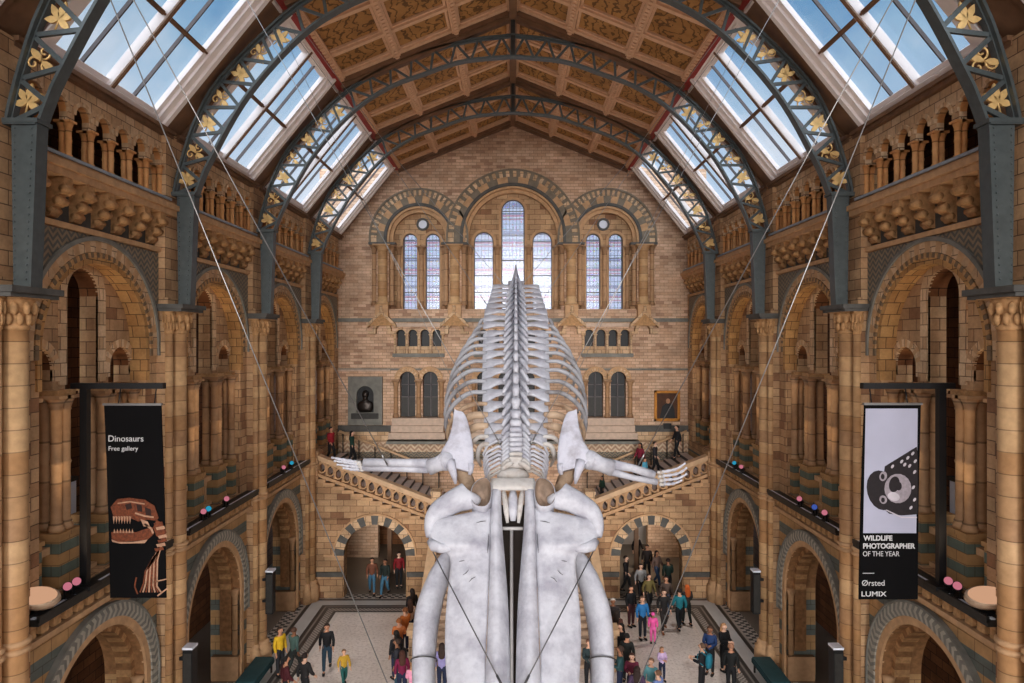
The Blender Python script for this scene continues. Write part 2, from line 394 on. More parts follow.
# ------------------------------------------------------------------ piers and columns
def pier(s, nm, k):
    d0 = DC[k]; T = side_T(s, d0)
    o = thing('clustered_column', (s * 9.5, d0, 0), f'{ORD[k - 1]} banded stone column with carved capital along the {nm} wall', 'column', 'clustered columns along the side walls')
    b = MB(T); b.box(9.62, 10.95, -.55, .55, 0, 15.7); b.box(9.62, 10.4, -.5, .5, 15.7, 18.05); b.box(9.5, 9.7, -.62, .62, 13.2, 13.4); b.box(9.56, 9.7, -.58, .58, 0, 1.1)
    b.build('pilaster', M['stone'], o)
    for X, y, r in ((9.54, 0, .235), (9.57, -.45, .11), (9.76, .45, .11)):
        b = MB(T); b.lathe(X, y, [(r, .9), (r, 12.45)], 20); b.build('shaft', M['band'], o)
        b = MB(T); b.lathe(X, y, [(r * 1.75, 0), (r * 1.75, .55), (r * 1.6, .62), (r * 1.7, .7), (r * 1.25, .78), (r * 1.4, .86), (r * 1.05, .95)], 20); b.build('column_base', M['mould'], o)
        b = MB(T)
        for z in (6.3, 6.45): b.lathe(X, y, [(r, z - .06), (r + .05, z - .03), (r + .05, z + .03), (r, z + .06)], 20)
        b.build('shaft_ring', M['mould'], o)
        # capital: flared bell with leaves
        b = MB(T); b.lathe(X, y, [(r * 1.02, 12.4), (r * 1.15, 12.46), (r, 12.52), (r * 1.05, 12.7), (r * 1.5, 12.98), (r * 1.55, 13.0)], 20)
        for q in range(10):
            a = 2 * PI * q / 10
            for zz, rr in ((12.62, 1.18), (12.82, 1.42)):
                aa = a + (0 if zz < 12.7 else PI / 10)
                b.ell((X + r * rr * math.cos(aa), y + r * rr * math.sin(aa), zz), (r * .3, r * .3, .13), 6, 5)
        b.box(X - r * 1.75, X + r * 1.75, y - r * 1.75, y + r * 1.75, 13.0, 13.14)
        b.build('capital', M['carve'], o)
    b = MB(T); b.box(9.05, 10, -.72, .72, 13.1, 13.22); b.box(9.12, 10, -.66, .66, 13.02, 13.1); b.build('abacus', M['greydark'], o)
    return o
for s, nm in SIDES:
    for k in (1, 2, 3, 4): pier(s, nm, k)

# ------------------------------------------------------------------ ground arches (mouldings, ledge)
def ground_arch(s, nm, k):
    d0 = mid(k); T = side_T(s, d0); pl = lambda u, w, z: (w, u, z)
    o = thing('ground_arch', (s * 9.85, d0, 0), f'{ORD[k - 1]} round ground floor arch with zigzag moulding and ledge along {nm} wall', 'arch', 'ground floor arches')
    b = MB(T); b.archring(0, 3.3, 2.2, 2.36, 9.74, 9.9, pl, (0, 1), 70, 0, -.02, PI - .02, 0, .045); b.archring(0, 3.3, 2.36, 2.52, 9.74, 9.9, pl, (0, 1), 70, 0, .025, PI + .025, 0, -.045); b.archring(0, 3.3, 2.52, 2.57, 9.7, 9.9, pl, (0,), 44, .9)
    for q in range(8):
        for sg in (-1, 1): u0, u1 = sorted((sg * 2.2, sg * 2.52)); b.box(9.74, 9.9, u0, u1, 2.4 + q * .11, 2.4 + (q + 1) * .11, q % 2)
    b.build('zigzag_moulding', [M['grey'], M['palegrey']], o)
    b = MB(T); b.archring(0, 3.3, 2.0, 2.22, 9.78, 9.9, pl, (0,), 30, 3.2); b.build('arch_moulding', M['mould'], o)
    b = MB(T); b.archring(0, 3.3, 1.84, 2.0, 10.1, 10.5, pl, (0, 1), 30, 2.2); b.build('carved_soffit', [M['carvebrown'], M['carve']], o)
    for sg in (-1, 1):
        b = MB(T); b.lathe(10.0, sg * 1.95, [(.1, .9), (.1, 3.0), (.16, 3.2), (.18, 3.3)], 10); b.box(9.84, 10.8, min(sg * 1.8, sg * 2.1), max(sg * 1.8, sg * 2.1), 0, .9); b.build('jamb_shaft', M['shaft'], o)
    b = MB(T); h = B / 2 - .5
    b.box(9.66, 9.9, -h, h, 6.0, 6.12); b.box(9.62, 9.9, -h, h, 6.42, 6.52); b.build('string_course', M['mould'], o)
    b = MB(T); nn = 14; wd = 2 * h / nn
    b.box(9.84, 9.9, -h, h, 6.12, 6.42, 1)
    for q in range(nn):
        u = -h + wd * (q + .5); b.box(9.68, 9.88, u - wd * .3, u + wd * .3, 6.18, 6.42)
    b.build('dentil_course', [M['carve'], M['greydark']], o)
    b = MB(T); b.box(9.42, 10.2, -h, h, 6.52, 6.66); b.box(9.4, 9.46, -h, h, 6.6, 6.72); b.build('ledge', M['irondark'], o)
    b = MB(T); b.box(9.5, 9.58, -h, h, 6.661, 6.69); b.build('lighting_track', M['screen'], o)
for s, nm in SIDES:
    for k in (1, 2, 3): ground_arch(s, nm, k)

# ------------------------------------------------------------------ gallery arches
def colonnette(T, X, y, z0, z1, r, name, parent, mat, n=10):
    b = MB(T); hb = min(.22, (z1 - z0) * .16)
    b.lathe(X, y, [(r * 1.5, z0), (r * 1.5, z0 + hb * .4), (r * 1.2, z0 + hb * .6), (r * 1.3, z0 + hb * .8), (r, z0 + hb),
                   (r, (z0 + z1) / 2 - .05), (r * 1.2, (z0 + z1) / 2), (r, (z0 + z1) / 2 + .05), (r, z1 - hb * 1.6), (r * 1.2, z1 - hb * 1.45), (r * 1.05, z1 - hb * 1.3), (r * 1.7, z1 - hb * .35)], n)
    b.box(X - r * 1.8, X + r * 1.8, y - r * 1.8, y + r * 1.8, z1 - hb * .35, z1)
    return b.build(name, mat, parent)
def gallery_arch(s, nm, k):
    d0 = mid(k); T = side_T(s, d0); pl = lambda u, w, z: (w, u, z)
    o = thing('gallery_arch', (s * 9.85, d0, 6.7), f'{ORD[k - 1]} big gallery arch with tall central opening and colonnettes along {nm} wall', 'arch', 'gallery arches')
    b = MB(T); b.archring(0, 12, 2.56, 2.66, 9.74, 9.9, pl, (0,), 40, .2); b.build('hood_moulding', M['grey'], o)
    b = MB(T); b.archring(0, 12, 2.3, 2.56, 9.79, 9.9, pl, (0, 1), 36, .2); b.build('voussoirs', [M['stonepale'], M['mould']], o)
    b = MB(T); b.archring(0, 12, 2.17, 2.29, 9.76, 9.9, pl, (0, 1), 64, .2, gap=.06); b.build('zigzag_moulding', [M['chevdark'], M['carve']], o)
    b = MB(T); b.archring(0, 12, 2.03, 2.17, 9.8, 10.25, pl, (0,), 40, .85); b.build('arch_soffit', M['gold_soffit'], o)
    # tracery screen set back inside the arch
    b = MB(T)
    b.archcell(-.95, .95, 11.1, 14.4, 0, .62, 13.3, 11.1, 10.25, 10.7, pl, 0, 1)
    for sg in (-1, 1):
        a0, a1 = sorted((sg * .95, sg * 2.3)); b.archcell(a0, a1, 11.1, 14.4, sg * 1.55, .5, 11.55, 11.1, 10.25, 10.7, pl, 0, 1)
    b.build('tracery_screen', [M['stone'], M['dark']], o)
    b = MB(T); b.archring(0, 13.3, .62, .86, 10.2, 10.3, pl, (0,), 20, 2.1); b.build('tracery_moulding', M['stonepale'], o)
    for sg in (-1, 1): b = MB(T); b.archring(sg * 1.55, 11.55, .5, .7, 10.2, 10.3, pl, (0, 1), 16, .25); b.build('tracery_moulding', [M['stonepale'], M['mould']], o)
    for u0, u1 in ((-2.25, -1.85), (-1.15, -.55), (.55, 1.15), (1.85, 2.25)): b = MB(T); b.box(10.05, 10.75, u0, u1, 10.98, 11.1); b.build('impost', M['carve'], o)
    for u, X in ((-.7, 10.2), (-1.0, 10.2), (.7, 10.2), (1.0, 10.2), (-.85, 10.55), (.85, 10.55), (-2.0, 10.15), (-2.12, 10.4), (2.0, 10.15), (2.12, 10.4), (-1.9, 10.62), (1.9, 10.62)):
        colonnette(T, X, u, 7.95, 10.98, .115, 'colonnette', o, M['shaft'])
    for u0, u1 in ((-2.3, -1.75), (-1.2, -.5), (.5, 1.2), (1.75, 2.3)): b = MB(T); b.box(10.0, 10.8, u0, u1, 6.66, 7.85); b.box(9.96, 10.84, u0 - .04, u1 + .04, 7.85, 7.95); b.build('plinth', M['plinth'], o)
    for u0, u1 in ((-1.75, -1.2), (-.5, .5), (1.2, 1.75)):   # low pierced parapet between the plinths
        b = MB(T)
        b.box(10.2, 10.5, u0, u1, 7.5, 7.66); b.box(10.2, 10.5, u0, u1, 6.66, 6.8)
        q = int((u1 - u0) / .26)
        for j in range(q): b.lathe(10.35, u0 + (j + .5) * (u1 - u0) / q, [(.07, 6.8), (.05, 7.0), (.05, 7.3), (.08, 7.5)], 8)
        b.build('parapet', M['mould'], o)
    b = MB(T); h = B / 2 - .5    # zigzag inlay in the spandrels and string course
    N = 20
    for sg in (-1, 1):
        pts = [(sg * min(2.66 * math.sin(t), h), 12 + 2.66 * math.cos(t)) for t in [j * (PI / 2 - .1) / N for j in range(N + 1)]]
        poly = [pp for pp in pts if abs(pp[0]) <= h] + [(sg * h, 13.5), (sg * h, 14.62), (0, 14.67)]
        poly = [pp for pp in poly if pp[1] >= 12.8]
        b.prism([pl(u, 9.80, z) for u, z in poly], [pl(u, 9.86, z) for u, z in poly])
    b.build('spandrel_inlay', M['chev'], o)
    b = MB(T); b.box(9.72, 9.95, -h, h, 14.66, 14.78); b.build('string_course', M['mould'], o)
for s, nm in SIDES:
    for k in (1, 2, 3, 4): gallery_arch(s, nm, k)

# ------------------------------------------------------------------ corbel tables and upper arcades
def corbel(T, u, parent, w=.23):
    b = MB(T)
    prof = [(10.0, 14.85), (9.86, 14.87), (9.8, 14.95), (9.82, 15.06), (9.72, 15.1), (9.66, 15.2), (9.7, 15.32), (9.58, 15.34), (9.5, 15.44), (9.54, 15.58), (9.54, 15.7), (10.0, 15.7)]
    b.prism([(X, u - w, z) for X, z in prof], [(X, u + w, z) for X, z in prof])
    for X, z, r in ((9.84, 15.0, .07), (9.7, 15.2, .085), (9.56, 15.45, .085)):
        b.loft([[(X + r * math.cos(2 * PI * q / 10), yy, z + r * math.sin(2 * PI * q / 10)) for q in range(10)] for yy in (u - w - .02, u + w + .02)], 0, True)
    return b.build('corbel', M['carve'], parent)
def upper_arcade(s, nm, k):
    d0 = mid(k); T = side_T(s, d0); pl = lambda u, w, z: (w, u, z)
    h = B / 2 - .4; n = 7; st = 2 * h / n
    o = thing('upper_arcade', (s * 9.85, d0, 15.7), f'{ORD[k - 1]} small-arched arcade below skylight on carved corbels along {nm} wall', 'arcade', 'upper arcades')
    for q in range(n): corbel(T, -h + st * (q + .5), o, .15)
    b = MB(T); b.box(9.5, 10.0, -h - .3, h + .3, 15.7, 15.86); b.box(9.42, 10.0, -h - .3, h + .3, 15.86, 16.0); b.box(9.55, 10.3, -h - .3, h + .3, 16.0, 16.1); b.build('cornice', M['mould'], o)
    b = MB(T); b.box(9.5, 10.3, -h, h, 16.1, 16.17); b.build('sill', M['ledge_top'], o)
    b = MB(T)
    for q in range(n): u = -h + st * (q + .5); b.archcell(u - st / 2, u + st / 2, 17.05, 17.9, u, .27, 17.22, 17.05, 9.75, 9.92, pl, 0, 1, 10)
    b.build('arched_wall', [M['stonepale'], M['arcade']], o)
    for q in range(n): b = MB(T); b.archring(-h + st * (q + .5), 17.22, .27, .36, 9.7, 9.76, pl, (0, 1), 9); b.build('arch_moulding', [M['stonepale'], M['mould']], o)
    for q in range(n + 1):
        u = -h + st * q; u = max(-h + .1, min(h - .1, u))
        for X in (9.8, 9.94): colonnette(T, X, u, 16.17, 17.05, .066, 'colonnette', o, M['arcade'], 9)
    b = MB(T); b.box(9.6, 10.3, -h - .3, h + .3, 17.9, 18.0); b.box(9.52, 10.3, -h - .3, h + .3, 18.0, 18.1); b.build('wall_plate', M['brownwood'], o)
for s, nm in SIDES:
    for k in (1, 2, 3, 4): upper_arcade(s, nm, k)

# ------------------------------------------------------------------ skylights
SL = 5.19
def sky_T(s, d0): return lambda l, y, h: (s * (9.85 - 3.25 * l / SL - .78 * h), d0 + y, 18.1 + 4.0 * l / SL - .626 * h)
wn = 0
for s, nm in SIDES:
    for k in range(0, 5):
        wn += 1; d0 = mid(k); T = sky_T(s, d0)
        o = thing(f'window_{wn}', T(0, 0, 0), f'{["foremost", "nearest full", "second full", "third full", "last"][k]} sloping skylight in white frame above {nm} wall', 'skylight', 'sloping skylights', 'structure')
        b = MB(T)
        for sg in (-1, 1):
            for a0, a1, h0, h1 in ((2.02, 2.18, -.06, .08), (2.18, 2.42, -.06, .16), (2.42, 2.6, -.06, .24)): b.box(0, SL, min(sg * a0, sg * a1), max(sg * a0, sg * a1), h0, h1)
        for a0, a1, h0, h1 in ((0, .3, -.06, .14), (.3, .42, -.06, .06), (SL - .3, SL, -.06, .16), (SL - .45, SL - .3, -.06, .08)): b.box(a0, a1, -2.5, 2.5, h0, h1)
        b.build('frame', M['white'], o)
        b = MB(T)
        for sg in (-1, 1): b.box(-.05, SL, min(sg * 2.6, sg * 3.19), max(sg * 2.6, sg * 3.19), -.2, .1); b.box(-.05, SL, min(sg * 2.66, sg * 2.78), max(sg * 2.66, sg * 2.78), .1, .2)
        b.build('rafter', M['brownwood'], o)
        b = MB(T); b.box(.3, SL - .3, -.1, .1, -.06, .16, 0); b.box(.3, SL - .3, -.035, .035, .16, .2, 1); b.build('mullion', [M['white'], M['brownwood']], o)
        b = MB(T); b.box(2.4, 2.52, -2.1, 2.1, -.06, .08); b.box(2.43, 2.49, -2.1, 2.1, .08, .14); b.build('transom', M['brownwood'], o)
        for y in (-1.05, 1.05):
            b = MB(T); b.box(.35, SL - .35, y - .022, y + .022, -.05, .04); b.build('glazing_bar', M['bar'], o)
        for (y0, y1) in ((-2.1, -1.05), (-1.05, -.05), (.05, 1.05), (1.05, 2.1)):
            for (l0, l1) in ((.35, 2.48), (2.48, SL - .35)):
                b = MB(T); b.box(l0, l1, y0, y1, -.05, -.035); b.build('pane', M['glass'], o)

# ------------------------------------------------------------------ timber ceiling
ceil = thing('ceiling', (0, DC[0], 24.8), 'pitched timber ceiling of brown painted panels between cream ribs', None, None, 'structure')
CL = math.hypot(6.6, 2.7)
def ceil_T(s, d0): return lambda l, y, h: (s * (6.6 - 6.6 * l / CL - 2.7 / CL * h), d0 + y, 22.1 + 2.7 * l / CL - 6.6 / CL * h)
for s, nm in SIDES:
    for k in range(0, 5):
        T = ceil_T(s, mid(k)); h = B / 2
        b = MB(T); b.box(0, CL, -h, h, -.15, 0); b.build('painted_panels', M['panel'], ceil)
        b = MB(T)
        for j in range(4):
            l = CL * j / 3; l = min(max(l, .14), CL - .14); b.box(l - .15, l + .15, -h, h, 0, .2); b.box(l - .09, l + .09, -h, h, .2, .26)
            for q in range(26): y = -h + B * (q + .5) / 26; b.box(l - .06, l + .06, y - .06, y + .06, .26, .3)
        for y in (-h + .4, -B / 6, B / 6, h - .4): b.box(0, CL, y - .1, y + .1, 0, .16)
        for j in range(3):         # mouldings round every panel
            for q in range(3):
                l0, l1 = CL * j / 3 + .16, CL * (j + 1) / 3 - .16
                y0, y1 = (-h + .5, -B / 6 - .1) if q == 0 else ((-B / 6 + .1, B / 6 - .1) if q == 1 else (B / 6 + .1, h - .5))
                b.box(l0, l1, y0, y0 + .09, 0, .08); b.box(l0, l1, y1 - .09, y1, 0, .08); b.box(l0, l0 + .09, y0, y1, 0, .08); b.box(l1 - .09, l1, y0, y1, 0, .08)
        b.build('coffer_ribs', M['rib'], ceil)
    for k in range(0, 6):
        T = ceil_T(s, DC[k]); b = MB(T); b.box(0, CL, -.28, .28, 0, .3); b.box(0, CL, -.14, .14, .3, .45); b.build('principal_rafter', M['brownwood'], ceil)
    b = MB(); xx = sorted((s * 6.42, s * 6.7)); b.box(xx[0], xx[1], DC[0] - 1, YB, 21.82, 22.12); p_ = b.build('purlin', M['red'], ceil)
    b = MB(); xx = sorted((s * 6.7, s * 6.95)); b.box(xx[0], xx[1], DC[0] - 1, YB, 21.72, 21.9); xx = sorted((s * 6.36, s * 6.74)); b.box(xx[0], xx[1], DC[0] - 1, YB, 22.12, 22.2); b.build('purlin_moulding', M['white'], ceil)
for s, nm in SIDES:
    for y0 in (-12, -6, 0):
        T = ceil_T(s, y0 + 3); b = MB(T); b.box(0, CL, -3, 3.4, -.15, 0); b.box(CL / 3 - .1, CL / 3 + .1, -3, 3, 0, .2); b.box(2 * CL / 3 - .1, 2 * CL / 3 + .1, -3, 3, 0, .2); b.build('rear_panels', M['panel'], ceil)
        T = sky_T(s, y0 + 3); b = MB(T)
        for y in (-3, -.1, 2.7): b.box(0, SL, y - .3 * (abs(y) > 1), y + .3, -.1, .15)
        b.box(0, .4, -3, 3, -.1, .12); b.box(SL - .4, SL, -3, 3, -.1, .12); b.build('rear_skylight_frame', M['white'], ceil)
b = MB(); b.box(-.14, .14, DC[0], YB, 24.3, 24.7); b.build('ridge_beam', M['brownwood'], ceil)

# ------------------------------------------------------------------ iron roof trusses
INN = [(9.0, 16.35), (8.63, 17.26), (7.56, 19.15), (6.04, 20.85), (4.68, 21.76), (3.4, 22.25), (1.9, 22.74), (0, 22.93)]
OUT = [(9.62, 16.35), (9.42, 17.2), (8.98, 18.5), (8.22, 19.75), (6.3, 21.6), (4.68, 22.55), (3.17, 23.15), (1.6, 23.55), (0, 23.74)]
def spline(pts, n):
    """even samples of a Catmull-Rom curve"""
    P_ = [Vector((*p, 0)) if len(p) == 2 else Vector(p) for p in pts]; dense = []
    for i in range(len(P_) - 1):
        p0 = P_[i - 1] if i else P_[0] * 2 - P_[1]; p3 = P_[i + 2] if i + 2 < len(P_) else P_[-1] * 2 - P_[-2]; p1, p2 = P_[i], P_[i + 1]
        for j in range(12):
            t = j / 12; dense.append(.5 * ((2 * p1) + (p2 - p0) * t + (2 * p0 - 5 * p1 + 4 * p2 - p3) * t * t + (3 * p1 - p0 - 3 * p2 + p3) * t ** 3))
    dense.append(P_[-1]); L = [0]
    for i in range(1, len(dense)): L.append(L[-1] + (dense[i] - dense[i - 1]).length)
    out = []; j = 0
    for q in range(n):
        w = L[-1] * q / (n - 1)
        while j < len(L) - 2 and L[j + 1] < w: j += 1
        t = (w - L[j]) / max(1e-9, L[j + 1] - L[j]); out.append(dense[j].lerp(dense[j + 1], t))
    return out
def sweep_rect(b, path, wy, th, y0=0.0, m=0):
    """rectangular bar along an (x, z) path, wide in depth"""
    rings = []
    for i, p in enumerate(path):
        t = (path[min(i + 1, len(path) - 1)] - path[max(i - 1, 0)]); t.normalize(); nn = Vector((-t.y, t.x, 0))
        a = p + nn * th / 2; c = p - nn * th / 2
        rings.append([(a.x, y0 - wy / 2, a.y), (a.x, y0 + wy / 2, a.y), (c.x, y0 + wy / 2, c.y), (c.x, y0 - wy / 2, c.y)])
    b.loft(rings, m, False)
def bar(b, p, q, w, d, y, m=0):
    p, q = Vector(p), Vector(q); t = (q - p).normalized(); n = Vector((-t.y, t.x, 0)) * w / 2
    c = [p + n, q + n, q - n, p - n]; b.prism([(v.x, y - d / 2, v.y) for v in c], [(v.x, y + d / 2, v.y) for v in c], m)
def leaf(b, base, ang, L, W, y):
    u = Vector((math.cos(ang), math.sin(ang), 0)); n = Vector((-u.y, u.x, 0)); base = Vector((base[0], base[1], 0))
    pr = [(0, 0), (.3, .42), (.55, .5), (.8, .3), (1, 0), (.8, -.3), (.55, -.5), (.3, -.42)]
    pts = [base + u * (L * a) + n * (W * c) for a, c in pr]
    b.prism([(v.x, y - .025, v.y) for v in pts], [(v.x, y + .025, v.y) for v in pts])
def truss(k):
    d0 = DC[k]
    o = thing('roof_truss', (0, d0, 13.2), f'{["", "nearest", "second", "third", "last"][k]} arched blue-grey iron lattice roof truss with gilded leaves', 'roof truss', 'iron roof trusses')
    half_i, half_o = spline(INN, 34), spline(OUT, 34)
    full = lambda h: [Vector((-p.x, p.y, 0)) for p in h] + [Vector((p.x, p.y, 0)) for p in h[::-1][1:]]
    b = MB(); sweep_rect(b, full(half_i), .28, .06, d0); sweep_rect(b, [p + Vector((0, .05, 0)) for p in full(half_i)], .08, .08, d0); b.build('inner_chord', M['iron'], o)
    b = MB(); sweep_rect(b, full(half_o), .28, .06, d0); sweep_rect(b, [p - Vector((0, .05, 0)) for p in full(half_o)], .08, .08, d0); b.build('outer_chord', M['irondark'] if k < 0 else M['iron'], o)
    b = MB(); N = 15
    ii, oo = spline(INN, 2 * N + 1), spline(OUT, 2 * N + 1)
    for sg in (-1, 1):
        S = lambda p: (sg * p.x, p.y, 0)
        for j in range(N):
            if j < 6:
                bar(b, S(oo[2 * j]), S(ii[2 * j + 1]), .09, .07, d0); bar(b, S(ii[2 * j + 1]), S(oo[2 * j + 2]), .09, .07, d0)
            else:
                bar(b, S(ii[2 * j]), S(oo[2 * j + 1]), .085, .07, d0); bar(b, S(oo[2 * j + 1]), S(ii[2 * j + 2]), .085, .07, d0)
        bar(b, S(oo[0]), S(ii[0]), .12, .4, d0)
        for pz in (ii, oo):          # rivets on the flat faces of the chords
            pass
    b.build('lattice', M['iron'], o)
    for sg in (-1, 1):
        for j in range(0, 7):
            c = ((oo[2 * j] + oo[2 * j + 2]) / 2 * .62 + ii[2 * j + 1] * .38) if j < 6 else (ii[12] + oo[13]) / 2
            b = MB(); t = (oo[2 * j + 2] - oo[2 * j]).normalized(); ang = math.atan2(t.y, t.x * sg)
            cx, cz = sg * c.x, c.y
            if j % 2 == 0:
                for q, (da, L) in enumerate(((0, .38), (.8, .33), (-.8, .33), (1.9, .27), (-1.9, .27))): leaf(b, (cx, cz), ang + da, L, .14, d0)
                b.tube([(cx - .2 * math.cos(ang), d0, cz - .2 * math.sin(ang)), (cx + .2 * math.cos(ang), d0, cz + .2 * math.sin(ang))], .02, 6)
            else:
                for q in range(3):
                    a2 = ang + 2.1 * q; ctr = Vector((cx + .17 * math.cos(a2), 0, cz + .17 * math.sin(a2)))
                    b.tube([(ctr.x + r_ * math.cos(th), d0, ctr.z + r_ * math.sin(th)) for th, r_ in [(a2 + PI + i * .55, .14 * (1 - i / 16)) for i in range(14)]], .022, 5)
                leaf(b, (cx, cz), ang + 1, .32, .14, d0); leaf(b, (cx, cz), ang - 2, .32, .14, d0)
            b.build('gilded_leaf', M['gold'], o)
        # box legs standing on the capitals
        b = MB()
        lo = [(9.46, 13.22), (9.15, 13.22)]; hi = [(9.5, 16.35), (9.03, 16.35)]
        b.prism([(sg * X, d0 + y, z) for (X, z), y in ((lo[0], -.13), (lo[1], -.13), (lo[1], .13), (lo[0], .13))], [(sg * X, d0 + y, z) for (X, z), y in ((hi[0], -.13), (hi[1], -.13), (hi[1], .13), (hi[0], .13))])
        for X0, z0, X1, z1 in ((9.03, 16.35, 9.15, 13.22),):
            b.prism([(sg * X1, d0 - .16, z1), (sg * (X1 - .04), d0 - .16, z1), (sg * (X1 - .04), d0 + .16, z1), (sg * X1, d0 + .16, z1)], [(sg * X0, d0 - .16, z0), (sg * (X0 - .04), d0 - .16, z0), (sg * (X0 - .04), d0 + .16, z0), (sg * X0, d0 + .16, z0)])
        xx = sorted((sg * 8.95, sg * 9.68)); b.box(xx[0], xx[1], d0 - .22, d0 + .22, 16.32, 16.4)
        for q in range(22):
            t = (q + .5) / 22; xa = 9.15 + (9.03 - 9.15) * t; z = 13.3 + 3.0 * t
            for X in (xa + .07, 9.44): b.ell((sg * X, d0 - .135, z), (.024, .018, .024), 6, 4)
        b.build('leg', M['iron'], o)
    b = MB(); b.box(-.08, .08, d0 - .1, d0 + .1, 22.9, 24.5); b.build('king_post', M['irondark'], o)
for k in (1, 2, 3, 4): truss(k)

# ------------------------------------------------------------------ end wall
EW = thing('wall_end', (0, YB, 3.6), 'pinkish terracotta end wall with arched windows under gable', None, None, 'structure')
pe = lambda u, w, z: (u, w, z)
b = MB()
b.archcell(-7.6, -3.15, 14.0, 21.9, -5.3, 1.69, 18.0, 14.0, YB, YB + .5, pe, 0, 1, 28)
b.archcell(3.15, 7.6, 14.0, 21.9, 5.3, 1.69, 18.0, 14.0, YB, YB + .5, pe, 0, 1, 28)
b.archcell(-3.15, 3.15, 14.0, 21.9, 0, 2.7, 18.1, 14.0, YB, YB + .5, pe, 0, 1, 28)
for sg in (-1, 1):
    xx = sorted((sg * 7.6, sg * 10.9)); b.box(xx[0], xx[1], YB, YB + .5, 0, 21.9)
g_ = [(-7.6, 21.9), (7.6, 21.9), (6.8, 22.2), (0, 25.0), (-6.8, 22.2)]
b.prism([(u, YB, z) for u, z in g_], [(u, YB + .5, z) for u, z in g_])
b.build('upper_masonry', [M['brick'], M['stonepale']], EW)
b = MB()
for c in (-5.3, 0, 5.3):
    hw = 2.3 if c else 3.0
    # blind balustrade storey and twin-window storey, cell by cell
    n = 4 if c else 6; w_ = 2.7 / 4; u0 = c - n * w_ / 2
    b.box(c - hw, c - n * w_ / 2, YB, YB + .5, 5.6, 14.0); b.box(c + n * w_ / 2, c + hw, YB, YB + .5, 5.6, 14.0)
    for q in range(n): uu = u0 + w_ * (q + .5); b.archcell(uu - w_ / 2, uu + w_ / 2, 10.9, 14.0, uu, .25, 12.6, 11.5, YB, YB + .35, pe, 0, 1, 10)
    m_ = [c - .64, c + .64] if c else [c - 1.6, c - .4, c + .8]
    cells = len(m_); cw = 1.28 if c else 1.25
    t0 = c - n * w_ / 2; t1 = c + n * w_ / 2
    edges = [t0] + [(m_[i] + m_[i + 1]) / 2 for i in range(cells - 1)] + [t1]
    for i, uu in enumerate(m_): b.archcell(edges[i], edges[i + 1], 5.6, 10.9, uu, .43, 10.05, 7.9, YB, YB + .5, pe, 0, 1, 14)
for x0, x1 in ((-7.6 - .01, -7.6), (-3.0, -3.0), (3.0, 3.0)): pass
b.box(-10.9, 10.9, YB - .12, YB + .5, 3.4, 5.6)
b.build('lower_masonry', [M['brick'], M['dark']], EW)
b = MB(); b.box(-9.9, 9.9, YB + .5, YB + .6, 5.6, 13.9); b.build('shadow_lining', M['black'], EW)  # black sheet painted in for the shade behind arcade and window openings
# recessed window wall with lancets
b = MB(); Y1, Y2 = YB + .5, YB + .8
LAN = [(-5.86, .41, 17.92, 13.95), (-4.57, .41, 17.92, 13.95), (4.57, .41, 17.92, 13.95), (5.86, .41, 17.92, 13.95), (-1.67, .56, 17.86, 14.0), (1.67, .56, 17.86, 14.0), (0, .67, 19.6, 14.0)]
cells = [(-7.6, -5.21, 0), (-5.21, -3.15, 1), (3.15, 5.21, 2), (5.21, 7.6, 3), (-3.15, -.9, 4), (.9, 3.15, 5), (-.9, .9, 6)]
for u0, u1, i in cells: c, r, zs, sl = LAN[i]; b.archcell(u0, u1, 13.4, 21.9, c, r, zs, sl, Y1, Y2, pe, 0, 0, 16)
b.build('window_wall', M['stone'], EW)
for i, (c, r, zs, sl) in enumerate(LAN):
    wn += 1
    nmz = ['outermost left', 'second from left', 'second from right', 'outermost right', 'left of the tall centre light', 'right of the tall centre light', 'tall centre'][i]
    o = thing(f'window_{wn}', (c, Y1 + .12, sl), f'stained glass lancet window, {nmz}, in end wall', 'window', None, 'structure')
    n = 16; pts = [(c + r, sl)] + [(c + r * math.cos(PI * q / n), zs + r * math.sin(PI * q / n)) for q in range(n + 1)] + [(c - r, sl)]
    b = MB(); b.prism([(u, Y1 + .14, z) for u, z in pts], [(u, Y1 + .155, z) for u, z in pts]); b.build('pane', M['stained'], o)
    b = MB(); b.archring(c, zs, r - .05, r + .0, Y1 + .08, Y1 + .2, pe, (0,), 16, zs - sl)
    for z in [sl + .02 + (zs - sl) * q / 4 for q in range(5)]: b.box(c - r, c + r, Y1 + .1, Y1 + .13, z - .02, z + .02)
    b.build('leading', M['bar'], o)
    b = MB(); b.archring(c, zs, r, r + .14, Y1 - .1, Y1 + .05, pe, (0,), 18, zs - sl); b.build('surround', M['mould'], o)
for sg in (-1, 1):
    wn += 1; o = thing(f'window_{wn}', (sg * 5.15, Y1 - .04, 18.85), f'small round window above the {"left" if sg < 0 else "right"} pair of lancets', 'window', None, 'structure')
    b = MB(); b.prism([(sg * 5.15 + .26 * math.cos(q * PI / 10), Y1 - .03, 18.85 + .26 * math.sin(q * PI / 10)) for q in range(20)], [(sg * 5.15 + .26 * math.cos(q * PI / 10), Y1 - .01, 18.85 + .26 * math.sin(q * PI / 10)) for q in range(20)]); b.build('pane', M['screen'], o)
    b = MB(); b.archring(sg * 5.15, 18.85, .24, .36, Y1 - .1, Y1, pe, (0,), 24, 0, 0, 2 * PI); b.build('surround', M['greydark'], o)
